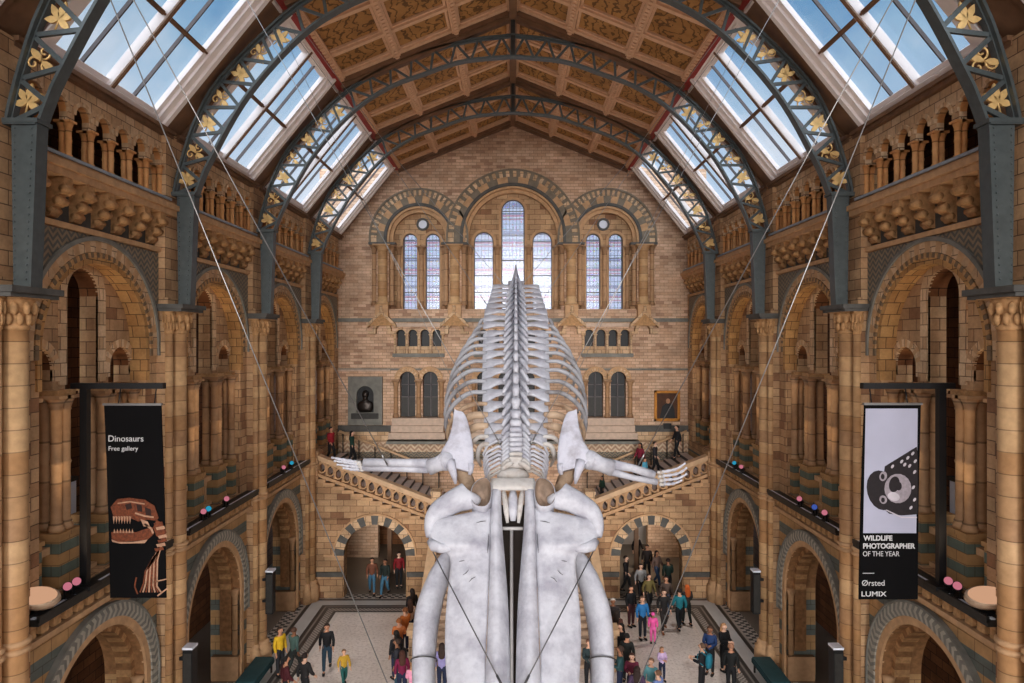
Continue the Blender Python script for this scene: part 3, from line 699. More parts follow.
# arch rings of the end wall, columns, string courses and gablets
for c, r0, r1, zs, pr, lab in ((-5.3, 1.69, 2.8, 18.0, .1, 'arch moulding round the pair of lancets, left of the centre arch'), (5.3, 1.69, 2.8, 18.0, .1, 'arch moulding round the pair of lancets, right of the centre arch'), (0, 2.7, 3.75, 18.1, .2, 'tall centre arch moulding round three lancets, end wall')):
    o = thing('window_arch', (c, YB, 17.6), lab, 'arch')
    b = MB(); e = r1 - r0
    b.archring(c, zs, r1 - .1, r1, YB - pr - .08, YB + .01, pe, (0,), 40, .4); b.build('hood_moulding', M['greywarm'], o)
    b = MB(); b.archring(c, zs, r1 - .42, r1 - .1, YB - pr, YB + .01, pe, (0, 1), 56, .4); b.build('dentil_voussoirs', [M['stonepale'], M['greywarm']], o)
    b = MB(); b.archring(c, zs, r0 + .28, r1 - .42, YB - pr + .02, YB + .01, pe, (0, 1), 17, .4); b.build('voussoirs', [M['greywarm'], M['mould']], o)
    b = MB(); b.archring(c, zs, r0 + .12, r0 + .28, YB - pr - .03, YB + .01, pe, (0,), 34, .4); b.archring(c, zs, r0 - .02, r0 + .1, YB - pr + .06, YB + .2, pe, (1,), 34, .4); b.archring(c, zs, r0 - .22, r0 - .02, YB + .15, YB + .4, pe, (1,), 34, .4); b.build('inner_moulding', [M['greydark'], M['mould']], o)
for px, rr in ((383, .27), (455, .27), (571, .27), (643, .27)):
    x = (px - CX) * YB / F
    o = thing('window_column', (x, YB - .2, 14.2), f'round column on gablet between window arches, {["leftmost", "second from left", "third from left", "rightmost"][[383, 455, 571, 643].index(px)]}', 'column', 'columns between the end wall windows')
    I = lambda X, y, z: (X, y, z)
    b = MB(); b.box(x - .36, x + .36, YB - .45, YB + .01, 13.5, 14.2); b.build('plinth', M['mould'], o)
    colonnette(I, x, YB - .12, 14.2, 17.6, rr, 'shaft', o, M['band'], 16)
    for dx in (-.5, .5): colonnette(I, x + dx, YB - .0, 14.2, 17.6, .13, 'side_shaft', o, M['shaft'], 10)
    b = MB(); b.box(x - .75, x + .75, YB - .4, YB + .1, 17.6, 17.72); b.build('impost', M['greydark'], o)
    # gablet below
    b = MB(); poly = [(x - .68, 12.75), (x - .4, 12.75), (x - .4, 12.9)] + [(x - .38 * math.cos(PI * q / 10), 12.95 + .3 * math.sin(PI * q / 10)) for q in range(11)] + [(x + .4, 12.9), (x + .4, 12.75), (x + .68, 12.75), (x + .68, 13.0), (x, 13.75), (x - .68, 13.0)]
    for sg in (-1, 1): b.prism([(x + sg * .8, YB - .55, 12.95), (x, YB - .55, 13.72), (x, YB - .55, 13.92), (x + sg * .8, YB - .55, 13.13)], [(x + sg * .8, YB, 12.95), (x, YB, 13.72), (x, YB, 13.92), (x + sg * .8, YB, 13.13)])
    b.prism([(x - .72, YB - .48, 13.05), (x + .72, YB - .48, 13.05), (x, YB - .48, 13.8)], [(x - .7, YB, 13.05), (x + .7, YB, 13.05), (x, YB, 13.75)], 1)
    b.archring(x, 12.78, .34, .52, YB - .4, YB, pe, (0,), 14, .12)
    for sg in (-1, 1): xx = sorted((x + sg * .34, x + sg * .78)); b.box(xx[0], xx[1], YB - .38, YB, 12.6, 12.74)
    b.lathe(x, YB - .6, [(.05, 13.85), (.12, 13.95), (.04, 14.02), (.09, 14.1), (.02, 14.2)], 8)
    b.build('gablet', [M['stonepale'], M['carve']], o)
b = MB()
for u in (-6.45, -5.15, -3.9, -2.5, -.95, .95, 2.5, 3.9, 5.15, 6.45): pass
b.box(-9.9, 9.9, YB - .16, YB + .01, 13.28, 13.48, 1); b.box(-9.9, 9.9, YB - .1, YB, 10.56, 10.66, 1)
b.box(-9.9, -6.9, YB - .14, YB, 10.5, 10.6, 0)
for c in (-5.3, 0, 5.3):
    hw = 1.45 if c else 2.2
    b.box(c - hw, c + hw, YB - .25, YB, 11.3, 11.5, 1); b.box(c - hw, c + hw, YB - .18, YB, 13.0, 13.2, 0)
    b.box(c - hw, c + hw, YB - .5, YB, 7.5, 7.9, 0); b.box(c - hw, c + hw, YB - .75, YB, 7.15, 7.5, 0); b.box(c - hw - .1, c + hw + .1, YB - 1.0, YB, 6.8, 7.15, 0); b.box(c - hw - .2, c + hw + .2, YB - 1.1, YB, 6.55, 6.7, 1)
b.build('string_courses', [plain('pinkish grey stone', rgb(196, 172, 152), .7, 0, .15, 5), M['grey']], EW)
b = MB(); b.box(-9.8, 9.8, YB - .5, YB, 5.55, 5.7, 1); b.box(-9.8, 9.8, YB - .3, YB, 5.7, 6.0, 1); b.box(-9.8, 9.8, YB - .32, YB, 6.0, 6.55, 0); b.box(-9.8, 9.8, YB - .4, YB, 6.55, 6.65, 2)
for sg in (-1, 1):
    xx = sorted((sg * 6.85, sg * 9.85)); b.box(xx[0], xx[1], YB - .2, YB, 6.65, 7.1, 2); b.box(xx[0], xx[1], YB - .14, YB, 7.1, 7.45, 3)
b.build('lozenge_frieze', [M['lozenge'], M['chev'], M['stonepale'], M['greydark']], EW)
def small_shafts():
    I = lambda X, y, z: (X, y, z)
    for c in (-5.3, 0, 5.3):
        n = 4 if c else 6; w_ = 2.7 / 4; u0 = c - n * w_ / 2
        o = thing('blind_arcade', (c, YB, 11.5), ('blind arcade of small arches under the left lancets' if c < 0 else 'blind arcade of small arches under the right lancets') if c else 'blind arcade of small arches behind the whale tail', 'arcade')
        for q in range(n + 1): colonnette(I, u0 + w_ * q, YB - .05, 11.5, 12.6, .065, 'colonnette', o, M['stonepale'], 8)
        b = MB()
        for q in range(n): b.archring(u0 + w_ * (q + .5), 12.6, .25, .33, YB - .06, YB + .0, pe, (0,), 10)
        b.build('arch_moulding', M['stonepale'], o)
        b = MB(); b.box(u0 + .05, u0 + n * w_ - .05, YB + .1, YB + .3, 11.5, 11.9); b.build('rear_parapet', M['stonepale'], o)
        m_ = [c - .64, c + .64] if c else [c - 1.6, c - .4, c + .8]
        for i, uu in enumerate(m_):
            global wn
            wn += 1
            w = thing(f'window_{wn}', (uu, YB, 7.9), 'dark round-headed window ' + (f'{["left", "right"][i]} of the pair under the {"left" if c < 0 else "right"} blind arcade' if c else f'behind the ribs, {["first", "second", "third"][i]} from the left'), 'window', None, 'structure')
            b = MB(); b.archring(uu, 10.05, .43, .63, YB - .12, YB + .05, pe, (0, 1), 18); b.archring(uu, 10.05, .63, .72, YB - .16, YB + .0, pe, (1,), 18); b.build('arch_moulding', [M['stonepale'], M['mould']], w)
            b = MB(); b.box(uu - .43, uu + .43, YB + .38, YB + .42, 7.9, 9.0, 0); b.box(uu - .03, uu + .03, YB + .3, YB + .4, 7.9, 10.4, 1); b.box(uu - .43, uu + .43, YB + .3, YB + .4, 9.0, 9.06, 1); b.box(uu - .43, uu + .43, YB + .3, YB + .4, 9.7, 9.75, 1); b.build('glazing', [M['irondark'], M['bar']], w)
        for uu in ([c - 1.28, c, c + 1.28] if c else [-2.2, -1, .2, 1.4]): colonnette(I, uu, YB - .14, 7.9, 10.0, .12, 'window_shaft', EW, M['shaft'], 10)
small_shafts()
for u, r_ in ((-6.5, .12), (-5.21, .15), (-3.95, .12), (-2.45, .14), (-.9, .14), (.9, .14), (2.45, .14), (3.95, .12), (5.21, .15), (6.5, .12)): colonnette(lambda X, y, z: (X, y, z), u, YB + .36, 14.0, 17.6, r_, 'jamb_shaft', EW, M['shaft'], 10)
# relief bust and portrait
o = thing('bust_relief', (-8.3, YB, 7.6), 'dark bronze bust in an arched grey stone niche on end wall', 'sculpture')
b = MB(); xa, xb = (349 - CX) * YB / F, (383 - CX) * YB / F; xc = (xa + xb) / 2
b.archcell(xa, xb, 7.6, 10.2, xc, .48, 9.2, 8.2, YB - .25, YB, pe, 0, 0, 16); b.box(xa, xb, YB - .3, YB, 7.5, 7.62); b.box(xc - .75, xc + .75, YB - .4, YB - .2, 7.85, 8.15, 1); b.build('niche', [M['grey'], M['irondark']], o)
b = MB(); b.box(xc - .5, xc + .5, YB - .03, YB - .005, 8.2, 9.7); b.build('niche_back', M['black'], o)
b = MB(); b.ell((xc, YB - .16, 9.2), (.19, .18, .25), 12, 9); b.loft([[(xc + rx * math.cos(2 * PI * q / 14), YB - .16 + ry * math.sin(2 * PI * q / 14), z) for q in range(14)] for rx, ry, z in ((.34, .13, 8.2), (.45, .16, 8.4), (.46, .16, 8.66), (.34, .13, 8.8), (.14, .11, 8.88), (.12, .11, 9.05))]); b.ell((xc, YB - .3, 9.13), (.03, .05, .05), 6, 5); b.ell((xc, YB - .26, 8.98), (.11, .07, .13), 8, 6); b.ell((xc, YB - .14, 9.26), (.17, .17, .16), 10, 6); b.build('bust', plain('dark bronze', rgb(58, 52, 48), .35, .7), o)
o = thing('portrait_painting', ((666.5 - CX) * YB / F, YB, 7.7), 'dark portrait painting in gilt frame on end wall', 'painting')
xa, xb = (654 - CX) * YB / F, (679.5 - CX) * YB / F; za, zb = CAMZ - (421 - CY) * YB / F, CAMZ - (390.5 - CY) * YB / F; xc = (xa + xb) / 2
b = MB()
for (x0, x1, z0, z1) in ((xa, xb, za, za + .16), (xa, xb, zb - .14, zb), (xa, xa + .14, za, zb), (xb - .14, xb, za, zb)): b.box(x0, x1, YB - .14, YB, z0, z1); b.box(x0 + .03, x1 - .03, YB - .18, YB - .14, z0 + .03, z1 - .03)
b.build('gilt_frame', plain('old gilt frame', rgb(170, 112, 44), .4, .5, .2, 8), o)
b = MB(); b.box(xa + .1, xb - .1, YB - .08, YB - .05, za + .1, zb - .1); b.build('canvas', plain('dark brown canvas', rgb(78, 46, 24), .6, 0, .4, 2), o)
b = MB()
pp = [(-.42, .0), (.44, .0), (.42, .5), (.3, .78), (.1, .86), (-.08, .84), (-.28, .68)]
b.prism([(xc + u, YB - .1, za + .15 + v) for u, v in pp], [(xc + u, YB - .085, za + .15 + v) for u, v in pp], 0)
ring = [(xc + .05 + .11 * math.cos(q * PI / 8), za + 1.13 + .15 * math.sin(q * PI / 8)) for q in range(16)]
b.prism([(u, YB - .1, z) for u, z in ring], [(u, YB - .085, z) for u, z in ring], 1)
b.build('painted_sitter', [M['black'], plain('painted flesh', rgb(178, 130, 96), .6)], o)
b = MB(); b.box(xc - .22, xc + .22, YB - .2, YB, za - .42, za - .12); b.build('plaque', M['black'], o)

# ------------------------------------------------------------------ stairs at the end of the hall
YS = 32.5
ST = thing('staircase', (0, YS, 0), 'stone main staircase splitting into two side flights', None, None, 'structure')
ztread = lambda X: 3.75 + .40 * (X - 3.8)
zrail = lambda X: 4.7 + .385 * (X - 3.9)
b = MB(); b.box(-3.8, 3.8, YS, YB, 3.4, 3.75); b.build('landing', M['stonepale'], ST)
b = MB(); n = 22
for i in range(n):
    y0 = 25.4 + (YS - 25.4) * i / n; z = 3.75 * (i + 1) / n; b.box(-3.4, 3.4, y0, y0 + (YS - 25.4) / n + .06, z - 3.75 / n - .1, z)
b.build('central_flight', plain('worn pale stone step', rgb(176, 150, 126), .7, 0, .25, 6), ST)
for sg, nm in SIDES:
    b = MB(); n = 14
    for i in range(n):
        X0 = 3.8 + (9.6 - 3.8) * i / n; X1 = X0 + (9.6 - 3.8) / n; z = ztread(X0) + .1; xx = sorted((sg * X0, sg * X1)); b.box(xx[0], xx[1], YS + .3, YB - .6, z - .55, z, 0)
        xn = sorted((sg * (X0 - .02), sg * (X0 + .05))); b.box(xn[0], xn[1], YS + .3, YB - .6, z - .17, z - .02, 1)
    b.build('side_flight', [plain('grey stone tread', rgb(208, 190, 180), .7, 0, .12, 4), M['irondark']], ST)
    # wall of the side flight with its arch
    T = lambda X, y, z: (sg * X, y, z)
    b = MB(T); b.archcell(3.6, 9.9, 0, 3.72, 6.57, 1.48, 2.0, 0, YS, YS + .6, pe, 0, 1, 24)
    n = 14
    for i in range(n):
        X0 = 3.6 + 6.3 * i / n; X1 = X0 + 6.3 / n; z = zrail(X0) - 1.02; b.box(X0, X1, YS, YS + .5, 3.7, z, 0)
        b.box(X0 - .1, X1, YS - .14, YS, z - .16, z, 2)
    b.box(3.6, 5.05, YS - .08, YS, 0, 1.0, 3); b.box(8.1, 9.9, YS - .08, YS, 0, 1.0, 3); b.box(3.6, 5.05, YS - .1, YS, 1.0, 1.22, 4); b.box(8.1, 9.9, YS - .1, YS, 1.0, 1.22, 4)
    b.box(4.3, 5.0, YS - .06, YS, 1.95, 2.05, 2); b.box(8.15, 9.0, YS - .06, YS, 1.95, 2.05, 2)
    b.build('flight_wall', [M['stone'], M['gold_soffit'], M['mould'], M['stone'], M['greydark']], ST)
    o = thing('stair_arch', (sg * 6.57, YS, 0), f'round arch of alternating grey and buff blocks under {nm} stair flight', 'arch', 'arches under the stairs')
    b = MB(T); b.archring(6.57, 2.0, 1.48, 1.92, YS - .07, YS + .1, pe, (0, 1), 17); b.build('voussoirs', [M['greydark'], M['stonepale']], o)
    b = MB(T); b.archring(6.57, 2.0, 1.92, 2.0, YS - .11, YS + .1, pe, (0,), 24); b.build('hood_moulding', M['mould'], o)
    # passage beneath
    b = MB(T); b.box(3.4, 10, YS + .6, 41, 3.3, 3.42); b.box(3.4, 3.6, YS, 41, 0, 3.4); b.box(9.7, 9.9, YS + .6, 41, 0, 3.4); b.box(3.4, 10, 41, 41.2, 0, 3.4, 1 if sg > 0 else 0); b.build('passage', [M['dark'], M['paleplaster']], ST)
    b = MB(T); b.box(6.4, 6.62, 36, 36.22, 0, 3.3); b.build('passage_post', M['brownwood'], ST)
    # balustrade of the side flight
    o = thing('stair_balustrade', (sg * 6.5, YS + .15, 4), f'sloping pierced stone balustrade of {nm} stair flight', 'balustrade', 'stair balustrades')
    b = MB(T); A = [(3.75, zrail(3.75)), (9.35, zrail(9.35))]
    q4 = lambda dz0, dz1, y0, y1: b.prism([(A[0][0], y0, A[0][1] + dz0), (A[0][0], y1, A[0][1] + dz0), (A[0][0], y1, A[0][1] + dz1), (A[0][0], y0, A[0][1] + dz1)], [(A[1][0], y0, A[1][1] + dz0), (A[1][0], y1, A[1][1] + dz0), (A[1][0], y1, A[1][1] + dz1), (A[1][0], y0, A[1][1] + dz1)])
    q4(-.2, 0, YS - .1, YS + .4); q4(-.25, -.2, YS - .04, YS + .34); b.build('handrail', M['woodrail'], o)
    b = MB(T); q4(-1.02, -.86, YS - .05, YS + .36); b.build('base_course', M['mould'], o)
    n = 14
    for i in range(n + 1):
        X = 3.8 + 5.5 * i / n; zr = zrail(X)
        b = MB(T); b.lathe(X, YS + .15, [(.09, zr - .9), (.07, zr - .8), (.055, zr - .6), (.07, zr - .5), (.12, zr - .42), (.13, zr - .22)], 8); b.build('baluster', M['mould'], o)
    b = MB(T)
    for i in range(n):
        X = 3.8 + 5.5 * (i + .5) / n; zr = zrail(X)
        b.archring(X, zr - .45, .13, .19, YS + .02, YS + .28, pe, (0,), 10); b.archring(X, zr - .62, .13, .19, YS + .02, YS + .28, pe, (0,), 10, 0, PI, 2 * PI)
        b.archring(X, zr - .45, .13, .17, YS + .05, YS + .25, pe, (0,), 2, .17)
    b.build('pierced_panel', M['mould'], o)
    b = MB(T); b.box(9.25, 9.75, YS - .2, YS + .5, zrail(9.3) - 1.3, zrail(9.3) + .08); b.box(9.2, 9.8, YS - .25, YS + .55, zrail(9.3) + .08, zrail(9.3) + .2); b.build('end_pier', M['stone'], o)
    b = MB(T); b.box(3.45, 3.85, YS - .25, YS + .45, 3.2, 4.95); b.box(3.4, 3.9, YS - .3, YS + .5, 4.95, 5.1); b.build('newel', M['stonepale'], o)
    # slim handrail on the far side of the flight
    o = thing('handrail', (sg * 6.5, YB - .7, 5), f'slim wooden handrail at back of {nm} stair flight', 'handrail', 'back handrails')
    z0, z1 = ztread(3.9) + 1.15, ztread(9.6) + 1.15
    b = MB(T); b.tube([(3.9, YB - .75, z0), (9.6, YB - .75, z1)], .07, 8); b.build('rail', M['woodrail'], o)
    for i in range(7):
        X = 4.1 + 5.3 * i / 6; b = MB(T); b.tube([(X, YB - .75, ztread(X)), (X, YB - .75, ztread(X) + 1.13)], .03, 6); b.build('post', M['irondark'], o)
    # sloping side wall of the central flight
    b = MB(T)
    b.prism([(3.4, 25.7, 0), (3.4, 25.7, 1.25), (3.4, YS, 4.5), (3.4, YS, 0)], [(3.6, 25.7, 0), (3.6, 25.7, 1.25), (3.6, YS, 4.5), (3.6, YS, 0)], 0)
    b.prism([(3.3, 25.6, 1.2), (3.3, 25.6, 1.4), (3.3, YS, 4.7), (3.3, YS, 4.5)], [(3.68, 25.6, 1.2), (3.68, 25.6, 1.4), (3.68, YS, 4.7), (3.68, YS, 4.5)], 1)
    b.box(3.25, 3.85, 25.2, 25.75, 0, 1.35, 0); b.box(3.18, 3.92, 25.12, 25.82, 1.35, 1.55, 1); b.box(3.2, 3.9, 25.15, 25.8, 0, .3, 0)
    b.build('central_parapet', [M['stonepale'], M['woodrail']], ST)

# ------------------------------------------------------------------ whale skeleton
WH = thing('whale_skeleton', (0, 12.2, 7.0), 'giant white blue whale skeleton diving head first on cables in the hall centre', 'skeleton')
SPT = [(12.45, 9.58), (13.4, 9.96), (14.8, 10.49), (16.6, 11.25), (19.2, 12.23), (22, 13.06), (25.5, 13.93), (28.6, 14.72), (31.2, 15.45)]
NS = 800
SPL = spline(SPT, NS)
SLEN = sum((SPL[i + 1] - SPL[i]).length for i in range(NS - 1))
def frame(s):
    i = min(NS - 2, max(1, int(s / SLEN * (NS - 1)))); p = SPL[i]; t = (SPL[i + 1] - SPL[i - 1]).normalized()
    return Vector((.0042 * p.x, p.x, p.y)), Vector((0, t.x, t.y)), Vector((0, -t.y, t.x))
def interp(tab, x):
    if x <= tab[0][0]: return tab[0][1]
    for (a, va), (c, vc) in zip(tab, tab[1:]):
        if x <= c: return va + (vc - va) * (x - a) / (c - a)
    return tab[-1][1]
HW = [(12.4, .42), (13.4, .56), (14.8, .64), (16.4, .76), (19, .86), (22, .96), (25.5, .88), (27.7, .86), (28.0, .34), (28.6, .16), (31, .06)]
NT_ = [(12.4, .12), (13.6, .12), (15, .075), (18, .05), (22, .04), (31, .035)]
NH = [(12.4, .16), (13.5, .3), (15, .45), (19, .55), (25, .55), (28, .45), (31, .2)]
RC = [(12.4, .2), (15, .22), (20, .25), (25, .24), (28, .15), (28.6, .09), (31, .05)]
# distances along the spine: short neck vertebrae, long trunk ones, shrinking tail ones
YV = [474, 470, 466, 462, 457.7, 453.2, 448.6, 443, 436, 426, 414.3, 403, 391.6, 380.6, 370, 360.6, 352.3, 345, 338.2, 331.6, 325, 318.2, 311.8, 306.2, 300.8, 295.6, 291, 286.7, 282.8, 279.6, 277, 274.7, 272.6, 270.6, 268.8, 267.2, 265.8]
def s_at(y):
    acc = 0
    for i in range(NS - 1):
        if CY - (SPL[i].y - CAMZ) * F / SPL[i].x <= y: return acc
        acc += (SPL[i + 1] - SPL[i]).length
    return acc
_sv = [s_at(y) for y in YV]
stations = [(_sv[i], (_sv[min(i + 1, len(_sv) - 1)] - _sv[max(i - 1, 0)]) / (2 if 0 < i < len(_sv) - 1 else 1), i) for i in range(len(_sv)) if i == 0 or _sv[i] > _sv[i - 1] + .02]
TPTIP = {}
for s0, sp, i in stations:
    p, t, n = frame(s0); d = p.y; X = Vector((1, 0, 0))
    W3 = lambda a, c, e: tuple(p + X * a + t * c + n * e)
    hw, nt, nh, rc = interp(HW, d) * 1.04, interp(NT_, d), interp(NH, d), interp(RC, d)
    b = MB()
    L = sp * .42; k = 14
    b.loft([[W3(rc * f * math.cos(2 * PI * q / k), c, -rc * .2 + rc * .9 * f * math.sin(2 * PI * q / k)) for q in range(k)] for c, f in ((-L, .8), (-L * .95, 1), (-L * .5, .86), (L * .5, .86), (L * .95, 1), (L, .8))])
    jit = random.uniform(-.03, .03)
    # neural spine: laterally thin blade leaning to the tail, with a knob on top
    rings = []
    for f, ch, th in ((0, .42, 1.5), (.3, .3, 1.0), (.65, .27, .9), (.9, .34, 1.15), (1.0, .26, .9)):
        c0 = sp * (.05 + .4 * f); rings.append([W3(nt * th * math.cos(2 * PI * q / 10), c0 + sp * ch * math.sin(2 * PI * q / 10), rc * .6 + nh * f) for q in range(10)])
    b.loft(rings)
    for sg in (-1, 1):
        # neural arch shoulder and articular process
        if d < 28.2: b.tube([W3(sg * rc * .25, sp * .35, rc * 1.0), W3(sg * rc * .75, -sp * .02, rc * .95), W3(sg * rc * 1.1, -sp * .32, rc * .7), W3(sg * rc * 1.3, -sp * .55, rc * .6)], [.05, .06, .055, .03], 8)
        if i < 8:
            b.tube([W3(sg * rc * .5, 0, .02), W3(sg * hw * .6, .0, .06), W3(sg * hw * .95, 0, -.06), W3(sg * hw * 1.08, 0, -.25), W3(sg * hw * 1.0, 0, -.45)], [.05, .03, .028, .028, .02], 8)
        else:
            rg = []
            fl = .72 if d > 24 else .85 if d > 20 else 1.0 if d > 14 else .7
            for f, ch, th in ((0, .3, .1), (.3, .2, .06), (.5, .3 * fl, .05), (.75, .52 * fl, .06), (1.0, .66 * fl, .055), (1.03, .56 * fl, .04)):
                a = rc * .6 + (hw - rc * .6) * f; c0 = -sp * .10 * f + jit * f; e = -.02 + .04 * math.sin(PI * f) - (.08 * f if d < 20 else -.03 * f)
                rg.append([W3(sg * a, c0 + sp * ch * math.cos(2 * PI * q / 12), e + th * math.sin(2 * PI * q / 12)) for q in range(12)])
            b.loft(rg)
    b.build('vertebra', M['bone'] if d > 13 else M['bonewarm'], WH)
    TPTIP[i] = (p, t, n, hw)
RW = [.72, .92, 1.15, 1.34, 1.45, 1.54, 1.6, 1.64, 1.64, 1.62, 1.56, 1.48, 1.36, 1.22, 1.08]
RH = [.7, .95, 1.25, 1.45, 1.6, 1.7, 1.75, 1.75, 1.7, 1.6, 1.5, 1.35, 1.2, 1.0, .85]
for j in range(15):
    p, t, n, hw = TPTIP[7 + j]; W, H = RW[j] * 1.09, RH[j]
    for sg in (-1, 1):
        pts = []
        ctl = [(hw * .9, -.02, .0), (hw + (W - hw) * .35, -.05, .03), (hw + (W - hw) * .78, -.22 * H, .06), (W, -.48 * H, .12), (W * 1.0, -.7 * H, .2), (W * .93, -1.0 * H, .28)]
        b = MB(); sm = spline([Vector((a, e, c)) for a, e, c in ctl], 16)
        pts = [tuple(p + Vector((1, 0, 0)) * (sg * q.x) + n * q.y + t * q.z) for q in sm]
        rad = [(.046 + .012 * math.sin(PI * min(1, i / 9))) * (1 if i < 12 else 1 - .1 * (i - 11)) * (1.15 if 1 < j < 4 else .9 if j < 2 else 1) for i in range(16)]
        b.tube(pts, rad, 9, 0, 1.4 if 1 < j < 4 else 1.0); b.build('rib', M['bonegrey'] if j > 4 else M['bonebrown'] if j > 1 else M['bonewarm'], WH)

# skull, in a plane that dives towards the floor
SA = P(513, 480, 12.2); SW = Vector((0, -.732, .681)); CAMP = Vector((0, 0, CAMZ))
def sk(px, py, w=0.0):
    r = Vector(((px - CX) / F, 1, -(py - CY) / F)); t = (w - (CAMP - SA).dot(SW)) / r.dot(SW)
    return CAMP + r * t
def mir(px, sg, c=CX): return px if sg < 0 else 2 * c - px
M['bonemottled'] = bonemat('mottled grey bone', rgb(196, 195, 205), rgb(142, 134, 140), 1.9, .5)
def plate(b, rows, sg, thick, n=14, m=0, fn=sk, prof=None):
    """closed bony plate: rows of (y_left, y_right, x_left, x_right, w_left, w_right, bulge) joined smoothly"""
    rr = spline_rows(rows, 3); rings = []
    for yl, yr, xl, xr, wl, wr, bu in rr:
        top = []; bot = []
        for q in range(n + 1):
            s = q / n; e = math.sqrt(max(0, 1 - (2 * s - 1) ** 6)); hump = 4 * s * (1 - s)
            w = wl + (wr - wl) * s + bu * hump
            top.append(fn(mir(xl + (xr - xl) * s, sg), yl + (yr - yl) * s, w)); bot.append(fn(mir(xl + (xr - xl) * s, sg), yl + (yr - yl) * s, w - .02 - thick * e))
        rings.append([tuple(v) for v in top] + [tuple(v) for v in bot[::-1]])
    b.loft(rings, m, True)
def spline_rows(rows, sub):
    out = []
    for i in range(len(rows) - 1):
        p1, p2 = rows[i], rows[i + 1]; p0 = rows[i - 1] if i else p1; p3 = rows[i + 2] if i + 2 < len(rows) else p2
        for j in range(sub):
            t = j / sub; out.append([.5 * (2 * b_ + (c - a) * t + (2 * a - 5 * b_ + 4 * c - e) * t * t + (3 * b_ - a - 3 * c + e) * t ** 3) for a, b_, c, e in zip(p0, p1, p2, p3)])
    out.append(list(rows[-1])); return out
fossa = plain('brown temporal hollow', rgb(134, 114, 98), .7, 0, .5, 4)
for sg in (-1, 1):
    b = MB()
    plate(b, [(519, 508, 434, 492, .0, .04, .02), (521, 512, 429, 492, .02, .05, .07), (528, 522, 428, 491.5, .03, .05, .1), (537, 533, 428.5, 491, .03, .05, .1), (544, 542, 431, 490.5, .05, .05, .12), (548.5, 546, 438, 490.5, .04, .05, .1), (553, 553, 447, 490, -.03, .05, .06),
              (562, 562, 450.5, 490, -.05, .04, .05), (580, 580, 449, 489, -.05, .03, .05), (617, 617, 445.5, 487.5, -.08, .02, .05), (650, 650, 445, 486, -.1, .0, .05), (683, 683, 447, 485.5, -.1, .0, .05), (740, 740, 452, 485, -.12, 0, .04), (820, 820, 463, 489, -.1, 0, .03), (900, 900, 480, 498, -.05, 0, .02)], sg, .16)
    b.build('maxilla', M['bone'], WH)
    for pts_ in (((459, 561.5), (461.5, 561), (464.5, 560.5)), ((463, 575), (466, 573), (468.5, 570)), ((469, 582), (472, 578.5), (475.5, 577)), ((488.6, 534), (488.2, 544), (487.4, 553)), ((452, 531), (455, 534), (460, 535)), ((476, 523), (481, 521.5), (486, 521))): b = MB(); b.tube([sk(mir(x, sg), y, .085 + .06 * math.sin(PI * (x - 445) / 46)) for x, y in pts_], [.003, .008, .003], 6); b.build('surface_crack', M['wire'], WH)
    b = MB()
    b.tube([sk(mir(x, sg), y, w) for x, y, w in ((430, 541, .02), (434, 546, .06), (441, 548, .07), (449, 547.5, .05), (456, 545, .03))], [.06, .09, .085, .075, .04], 10); b.build('maxilla_flange', M['bone'], WH)
    b = MB()
    plate(b, [(489, 489, 492, 501.5, .05, .02, .06), (505, 505, 491.5, 501.5, .08, .02, .08), (530, 530, 490.5, 502.5, .1, .02, .1), (560, 560, 490, 505, .1, .0, .12), (600, 600, 488.5, 508, .08, -.04, .14), (640, 640, 487, 509.5, .06, -.06, .15), (683, 683, 485.5, 510.3, .05, -.06, .16), (760, 760, 486, 511, .04, -.06, .14), (840, 840, 491, 511, .03, -.04, .1), (905, 905, 500, 512, .02, -.02, .05)], sg, .2)
    b.build('premaxilla', M['bone'], WH)
    # supraorbital process: thick curled bone with a brown hollow at its root
    b = MB()
    cs = [(470.3, 495, .0, .2, .12), (469, 495.3, .05, .25, .17), (465, 496.8, .06, .25, .18), (457, 500, .05, .22, .18), (447, 505.5, .04, .2, .17), (438, 511.5, .03, .175, .15), (432, 519, .02, .13, .12), (429.5, 528, 0, .09, .09), (430, 536, -.02, .07, .07)]
    cs = spline_rows([tuple(c) for c in cs], 3); pts = [sk(mir(c[0], sg, 514), c[1], c[2]) for c in cs]; rings = []
    for i, (p, c) in enumerate(zip(pts, cs)):
        t = (pts[min(i + 1, len(pts) - 1)] - pts[max(i - 1, 0)]).normalized(); u = SW.cross(t).normalized()
        rings.append([tuple(p + u * (c[3] * math.cos(2 * PI * q / 18)) + SW * (c[4] * math.sin(2 * PI * q / 18))) for q in range(18)])
    b.loft(rings); o = b.build('supraorbital_process', M['bone'], WH)
    b = MB(); rings = []   # hollow: cup with rim
    c0 = sk(mir(481.5, sg), 493.5, .2); ux = Vector((1, 0, 0)); uy = SW.cross(ux).normalized()
    for r_, w in ((1.0, -.4), (1.06, -.05), (1.05, .04), (.97, .06), (.9, .02), (.78, -.07), (.5, -.13), (.02, -.15)):
        ring = []
        for q in range(26):
            a = 2 * PI * q / 26; cx_ = sg * -math.cos(a)      # cx_ > 0 towards the midline: flat inner edge, long outer edge sloping into the process
            inn = cx_ if sg < 0 else cx_
            px_ = (.12 * inn if inn > 0 else .235 * inn) * r_
            ring.append(tuple(c0 + ux * (-sg * (px_ + .05)) + uy * (.285 * r_ * math.copysign(abs(math.sin(a)) ** .8, math.sin(a))) + SW * (w - (.07 * -inn if inn < 0 else 0))))
        rings.append(ring)
    b.loft(rings[:4], 0, True, False); b.loft(rings[3:], 1, True, False); b.build('temporal_fossa', [M['bone'], fossa], WH, fix=False)
    # mandible bowing out and down beside the rostrum
    b = MB()
